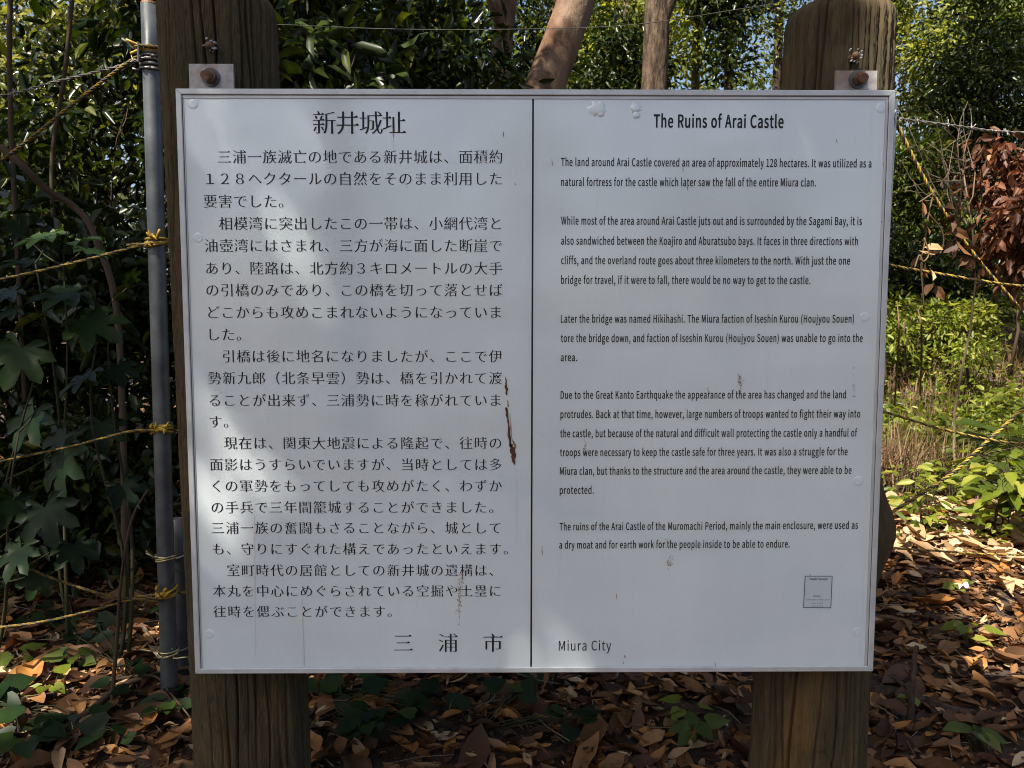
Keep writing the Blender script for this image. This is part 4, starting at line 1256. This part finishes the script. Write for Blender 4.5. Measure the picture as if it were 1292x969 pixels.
# ------------------------------------------------------------------ shrubs behind the board
def shrub(name, label, base, blobs, nclust, per, L, mat, seed, group=None, spread=.22, aspect=.40, tpl=T_LEAF3, stems=6, clumps=9, r0=.018, cat='shrub', beams=True):
    base = Vector((base[0], base[1], gz(base[0], base[1])))
    top = Vector(blobs[0][0])
    return tree(name, label, [base, base.lerp(top, .35)+Vector((.05, 0, 0)), base.lerp(top, .7), top], [r0, r0*.8, r0*.6, r0*.3], blobs, nclust, per, L, mat, 'twig', group, spread, aspect, tpl, stems, seed, beams, cat=cat, clumps=clumps, fork=.1, limb_r=.35)
gs = 'dark evergreen shrubs behind the ropes'
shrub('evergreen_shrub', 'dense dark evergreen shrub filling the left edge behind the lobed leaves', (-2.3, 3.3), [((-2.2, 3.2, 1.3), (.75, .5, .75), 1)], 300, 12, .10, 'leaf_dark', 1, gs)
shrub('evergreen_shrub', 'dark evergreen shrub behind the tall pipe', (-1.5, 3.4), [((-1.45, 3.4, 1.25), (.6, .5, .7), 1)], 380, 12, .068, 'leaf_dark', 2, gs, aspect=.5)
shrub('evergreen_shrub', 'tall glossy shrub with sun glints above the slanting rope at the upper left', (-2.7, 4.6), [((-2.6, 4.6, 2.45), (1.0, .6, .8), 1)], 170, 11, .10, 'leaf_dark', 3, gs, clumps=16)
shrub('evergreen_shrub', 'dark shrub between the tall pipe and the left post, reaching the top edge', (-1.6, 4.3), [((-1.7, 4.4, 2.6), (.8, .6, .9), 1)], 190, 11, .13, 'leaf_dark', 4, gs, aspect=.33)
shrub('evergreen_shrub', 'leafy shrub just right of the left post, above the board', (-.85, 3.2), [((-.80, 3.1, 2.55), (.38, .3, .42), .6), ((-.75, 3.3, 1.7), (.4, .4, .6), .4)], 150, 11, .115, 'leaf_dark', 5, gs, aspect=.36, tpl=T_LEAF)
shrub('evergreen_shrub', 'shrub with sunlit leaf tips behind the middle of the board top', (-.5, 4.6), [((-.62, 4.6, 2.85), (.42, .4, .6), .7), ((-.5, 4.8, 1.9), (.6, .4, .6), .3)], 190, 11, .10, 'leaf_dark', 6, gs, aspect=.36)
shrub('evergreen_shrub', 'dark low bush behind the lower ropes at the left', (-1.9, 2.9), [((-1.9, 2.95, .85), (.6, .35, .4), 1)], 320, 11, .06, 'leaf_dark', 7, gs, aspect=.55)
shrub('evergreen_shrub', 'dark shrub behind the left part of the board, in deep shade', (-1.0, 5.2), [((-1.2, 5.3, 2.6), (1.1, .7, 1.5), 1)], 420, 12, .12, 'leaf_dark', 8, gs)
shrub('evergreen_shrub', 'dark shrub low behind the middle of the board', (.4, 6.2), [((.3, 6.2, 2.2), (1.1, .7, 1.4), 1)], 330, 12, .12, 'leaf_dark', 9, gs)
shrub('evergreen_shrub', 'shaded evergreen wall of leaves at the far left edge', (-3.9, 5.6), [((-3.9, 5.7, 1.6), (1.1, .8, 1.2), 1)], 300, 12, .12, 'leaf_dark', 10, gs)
# pale sunlit foliage beyond, seen through their gaps
gb = 'sunlit bushes further back'
shrub('sunlit_bush', 'yellow green sunlit bush glimpsed through the dark leaves at the upper left', (-4.6, 9), [((-4.6, 8.6, 3.6), (2.3, 1.0, 1.9), 1)], 900, 12, .12, 'leaf_pale', 11, gb, beams=False, tpl=T_FOLD, spread=.35)
shrub('sunlit_bush', 'pale sunlit bush far behind the board top, left of the leaning trunk', (-1.4, 10.5), [((-1.4, 10.5, 4.0), (2.0, 1.2, 2.2), 1)], 620, 12, .13, 'leaf_mid', 12, gb, beams=False, tpl=T_FOLD, spread=.35)
# bank on the right
gk = 'bushes on the right-hand bank'
def bank(label, px, py, Y, rad, ncl, L, mat, seed, **kw):
    c = P(px, py, Y)
    return shrub('bank_bush', label, (c.x, c.y+.1), [(tuple(c), rad, 1)], ncl, 12, L, mat, seed, gk, **kw)
bank('sunlit light green bush low on the bank right of the board', 1160, 400, 7.7, (.42, .4, .22), 90, .065, 'leaf_lime', 13, clumps=9, spread=.25)
bank('small bright bush on the bank touching the board edge', 1142, 405, 7.3, (.22, .25, .22), 70, .07, 'leaf_lime', 41, clumps=6)
bank('small bright bush standing out of the bank cover', 1222, 432, 7.1, (.25, .25, .17), 60, .06, 'leaf_lime', 42, clumps=6)
bank('yellow green bush higher on the bank under the copper leaves', 1200, 392, 7.9, (.45, .4, .34), 110, .09, 'leaf_yellow', 43, clumps=7)
bank('dark evergreen bush on the bank above the sunlit leaves', 1190, 335, 8.5, (.95, .5, .55), 330, .09, 'leaf_dark', 15, clumps=14)
bank('tall dark evergreen bush at the upper right edge', 1262, 120, 9.2, (1.05, .7, 1.35), 950, .082, 'leaf_dark', 16, clumps=24)
bank('olive green bush beside the top right corner of the board', 1150, 215, 9.2, (.62, .5, .75), 300, .09, 'leaf_mid', 17, clumps=10)
bank('bright yellow green bush between the right post and the dark upper right bush', 1152, 50, 11.5, (.75, .7, 1.3), 420, .11, 'leaf_yellow', 18, beams=False, tpl=T_FOLD, spread=.3)
bank('olive leaves against the sky at the top right corner', 1270, 12, 12.5, (.95, .7, 1.1), 620, .11, 'leaf_mid', 45, beams=False)
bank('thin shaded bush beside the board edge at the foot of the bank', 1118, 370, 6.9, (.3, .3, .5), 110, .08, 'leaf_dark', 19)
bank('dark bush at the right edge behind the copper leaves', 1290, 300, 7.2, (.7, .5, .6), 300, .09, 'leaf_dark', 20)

# ------------------------------------------------------------------ trees
def ext(a, b, t): return a+(b-a)*t
def tr_px(pts, Y, base):
    return [Vector(base)]+[P(px, py, Y) for px, py in pts]
# leaning trunk
_r = np.random.default_rng(91)
def sunward(n, xr, zr, yr, t0, t1):
    return np.stack([_r.uniform(*xr, n), _r.uniform(*yr, n), _r.uniform(*zr, n)], -1)+SUNN*_r.uniform(t0, t1, n)[:, None]
BANK_SHADE_LEAVES = np.concatenate([sunward(380, (4.9, 7.4), (2.6, 5.6), (8.6, 9.6), 5.5, 8), sunward(120, (3.4, 5.6), (1.4, 2.8), (8.2, 8.9), 6.5, 9), sunward(210, (2.6, 6.4), (.5, 1.6), (5.4, 8.8), 6.5, 9), sunward(90, (2.1, 3.4), (1.0, 2.2), (4.0, 4.3), 7, 9)])  # leaf clusters added up-sun to shade the bank and the copper bush
bx_ = P(560, 420, 5.0)
t1 = [Vector((bx_.x, 5.0, gz(bx_.x, 5.0)-.1)), P(600, 330, 5.05), P(686, 112, 5.1), P(708, 56, 5.15), P(728, 0, 5.2), P(772, -110, 5.3), P(815, -260, 5.5), P(830, -430, 5.8)]
tree('leaning_tree', 'thick reddish leaning trunk dappled with sun above the middle of the board', t1, [.17, .15, .128, .125, .122, .11, .09, .06],
     [((.9, 5.2, 6.6), (1.9, 1.8, 1.2), 1)], 380, 12, .11, 'leaf_mid', 'bark_red', limbs=9, seed=21, sides=20, extra=BANK_SHADE_LEAVES)
t2 = [Vector((P(826, 300, 9).x-.02, 9, gz(1.7, 9)-.2)), P(826, 240, 9), P(825, 112, 9), P(828, 50, 9), P(829, 0, 9), P(832, -200, 9.2), P(820, -420, 9.4)]
tree('upright_tree', 'straight grey brown tree trunk standing against the sunlit wood, left of the right post', t2, [.17, .155, .15, .143, .137, .11, .06],
     [((1.9, 9.6, 8.6), (1.8, 1.6, 1.3), 1)], 120, 12, .12, 'leaf_mid', 'bark', limbs=8, seed=22, sides=16)
t3 = [Vector((P(615, 300, 6.3).x, 6.3, gz(-.2, 6.3)-.2)), P(618, 260, 6.3), P(629, 112, 6.3), P(634, 50, 6.3), P(640, 0, 6.3), P(655, -150, 6.4), P(680, -330, 6.5)]
tree('slender_tree', 'slender reddish brown trunk in shade just left of the leaning trunk', t3, [.10, .095, .085, .082, .08, .065, .04],
     [((-.6, 4.8, 6.2), (1.5, 2.0, 1.1), 1)], 380, 12, .10, 'leaf_dark', 'bark_red', limbs=7, seed=23)
t4 = [Vector((P(455, 300, 5.6).x, 5.6, gz(-1.1, 5.6)-.2)), P(460, 240, 5.6), P(475, 112, 5.6), P(490, 50, 5.6), P(505, 0, 5.6), P(535, -150, 5.7), P(560, -330, 5.8)]
tree('slender_tree', 'dark leaning stem in deep shade right of the left post', t4, [.10, .095, .09, .085, .08, .06, .04],
     [((-2.6, 4.2, 6.0), (1.8, 2.0, 1.1), 1)], 440, 12, .10, 'leaf_dark', 'bark_red', limbs=7, seed=24)
for i, (pxs, lab) in enumerate((([(22, 320), (14, 160), (12, 40), (16, -60)], 'thin brown stem rising at the far left edge'), ([(70, 330), (66, 200), (82, 90), (95, -40)], 'thin brown stem crossing behind the slanting rope at the upper left'))):
    Yt = 2.9+i*.4
    pth = [P(a, b, Yt) for a, b in pxs]; b0 = Vector((pth[0].x, Yt, gz(pth[0].x, Yt)-.05))
    mb = MB(); mb.tube(catmull([b0]+pth, 6), .009, 8, wob=.15)
    tag(mb.build('slim_sapling', M['twig']), lab, 'sapling', 'slim bare saplings at the left')
mb = MB(); cl = catmull([P(0, 185, 2.5), P(30, 210, 2.5), P(60, 240, 2.55), P(95, 262, 2.6), P(120, 300, 2.6), P(150, 420, 2.6), GP(160, 800)], 6); mb.tube(cl, .011, 8, wob=.15)
tag(mb.build('hanging_branch', M['twig']), 'bent bare branch hanging down behind the lobed leaves at the left', 'branch')

# background wood
gw = 'trees of the wood behind the board'
def wood(label, x, y, h, rad, nclust, L, mat, seed, cr=.62, name='background_tree', clumps=16, bark='bark', lean=0):
    z = gz(x, y)
    tk = [Vector((x, y, z-.2)), Vector((x+.1*lean, y, z+h*.3)), Vector((x+.25*lean, y, z+h*.6)), Vector((x+.4*lean, y, z+h*.95))]
    return tree(name, label, tk, [.085*h/8, .07*h/8, .05*h/8, .02], [((x+.25*lean, y, z+h*cr), rad, 1)], nclust, 12, L, mat, bark, gw, spread=.42, seed=seed, limbs=9, clumps=clumps, fork=.3, beams=False)
wood('sunlit yellow green tree far behind, right of the leaning trunk', 2.5, 19, 11, (1.9, 1.6, 4.6), 1200, .15, 'leaf_yellow', 31)
wood('sunlit tree far behind, right of the upright trunk', 5.0, 21, 12, (2.0, 1.6, 4.8), 1300, .15, 'leaf_yellow', 32, clumps=34)
wood('dark evergreen tree behind, just left of the right post', 4.05, 14.5, 9, (.95, 1.0, 3.8), 2000, .15, 'leaf_dark', 33, .62, clumps=40)
wood('yellow green tree showing in the gap beside the rounded post top', 6.5, 19, 12, (1.5, 1.3, 4.6), 1000, .15, 'leaf_yellow', 41, clumps=26)
wood('dark low tree between the leaning trunk and the upright trunk', 1.9, 13, 5.2, (.75, .8, 1.1), 420, .13, 'leaf_dark', 44, .66)
wood('yellow green bushy tree low behind the upright trunk', 2.1, 15, 5.6, (1.5, 1.0, 2.1), 620, .13, 'leaf_yellow', 34)
wood('yellow green tree behind the right post, glowing in the sun', 7.7, 17, 11, (1.7, 1.4, 4.6), 760, .14, 'leaf_yellow', 35)
wood('tall olive tree at the upper right behind the bank', 10.4, 17, 13, (2.6, 1.8, 5.2), 1500, .15, 'leaf_mid', 36)
wood('dark tree behind the left post', -5.4, 13, 9.5, (2.6, 1.8, 4.2), 800, .15, 'leaf_dark', 37)
wood('dark tree behind the board top, between the two leaning stems', -1.6, 13.5, 9.5, (2.2, 1.6, 4.2), 800, .15, 'leaf_dark', 38)
wood('mid green tree at the far left behind the shrubs', -9.5, 13, 10, (3, 2, 4.6), 800, .16, 'leaf_dark', 39)
wood('shaded evergreen behind the leaning trunk', .9, 15.5, 9, (1.4, 1.3, 4.0), 620, .14, 'leaf_dark', 40)
# far wood closing the view
r = np.random.default_rng(50)
ctr = []
for i in range(46):
    x = -34+i*1.7+r.uniform(-.6, .6); y = 30+r.uniform(-3, 5)
    ctr.append(clump_pts(64, (x, y, gz(x, y)+3.2), (2.2, 1.4, 3.4), 7, r))
V, Fc = leaf_cloud(np.concatenate(ctr), 12, .6, .30, .5, .2, T_FOLD, False, r)
o = np_mesh('far_wood', V, Fc, M['leaf_mid']); tag(o, 'far wood closing the view beyond the trees', 'wood', kind='stuff')

# unseen trees added around the viewer, crowns shaped to shade the board
go = 'trees shading the clearing'
def shade_tree(label, base, h, blobs, nclust, seed, extra=None, L=.11, mat='leaf_mid', per=14, lean=(0, 0)):
    z = gz(base[0], base[1])
    tk = [Vector((base[0], base[1], z-.2)), Vector((base[0]+.3*lean[0], base[1]+.3*lean[1], z+h*.35)), Vector((base[0]+.7*lean[0], base[1]+.7*lean[1], z+h*.65)), Vector((base[0]+lean[0], base[1]+lean[1], z+h*.9))]
    return tree('shade_tree', label, tk, [.2, .17, .13, .05], blobs, nclust, per, L, mat, 'bark', go, spread=.4, seed=seed, limbs=12, clumps=16, fork=.4, extra=extra, aspect=.5)
r = np.random.default_rng(77)
# leaf clusters added up-sun to shade the board, left-hand shrubs and litter
def toward_sun(n, xr, zr, y, t0, t1):
    p = np.stack([r.uniform(*xr, n), np.full(n, y), r.uniform(*zr, n)], -1)
    return p+SUNN*r.uniform(t0, t1, n)[:, None]
ex1 = toward_sun(640, (-.95, .95), (.4, 2.1), 1.31, 6.2, 9.0)
ex2 = np.concatenate([toward_sun(900, (-3.4, -.9), (.3, 2.4), 2.6, 6.6, 9.4), toward_sun(260, (-1.2, .6), (1.9, 3.6), 4.6, 5.5, 8.5)])
ex3 = np.concatenate([toward_sun(620, (.5, 2.9), (.0, .9), 2.4, 7.0, 9.0)])
shade_tree('unseen broadleaf tree rooted left of the viewer, its crown shaped to shade the board', (-5.6, -2.4), 9.0, [((-4.2, -2.8, 7.2), (2.2, 2.0, 1.2), 1)], 240, 61, ex1, lean=(1.2, 0))
shade_tree('unseen broadleaf tree beyond the left picture edge, its crown shaped to shade the shrubs', (-6.8, .9), 9.0, [((-6.2, -.4, 7.3), (2.0, 2.2, 1.3), .4), ((-3.0, 2.6, 5.0), (2.3, 1.7, .8), .6)], 620, 62, ex2, lean=(1.6, .6))
shade_tree('unseen broadleaf tree behind the viewer to the right, its crown shaped to shade the litter', (-1.6, -5.5), 9.5, [((-2.0, -3.8, 7.6), (1.4, 1.2, 1.0), 1)], 90, 63, ex3, lean=(-.3, 1.6))
gr_ = 'trees across the clearing behind the viewer'
for i, (x, y, h) in enumerate(((-9, -17, 7), (-4.5, -19, 6), (.5, -18, 7.5), (5.5, -17, 6.5), (10.5, -15, 8), (-14, -13, 8), (12, -6, 8))):
    z = gz(x, y)
    tree('clearing_tree', ['rounded tree across the clearing', 'smaller tree across the clearing', 'tallest tree across the clearing', 'low bushy tree across the clearing', 'broad tree at the right of the clearing', 'broad tree at the left of the clearing', 'tree right of the viewer'][i]+', behind the viewer',
         [Vector((x, y, z-.2)), Vector((x, y, z+h*.4)), Vector((x+.2, y, z+h*.9))], [.2, .15, .05], [((x, y, z+h*.55), (2.0, 1.8, h*.42), 1)], 260, 12, .2, 'leaf_mid', 'bark', gr_, spread=.5, seed=70+i, limbs=8, clumps=12, fork=.3, beams=False)
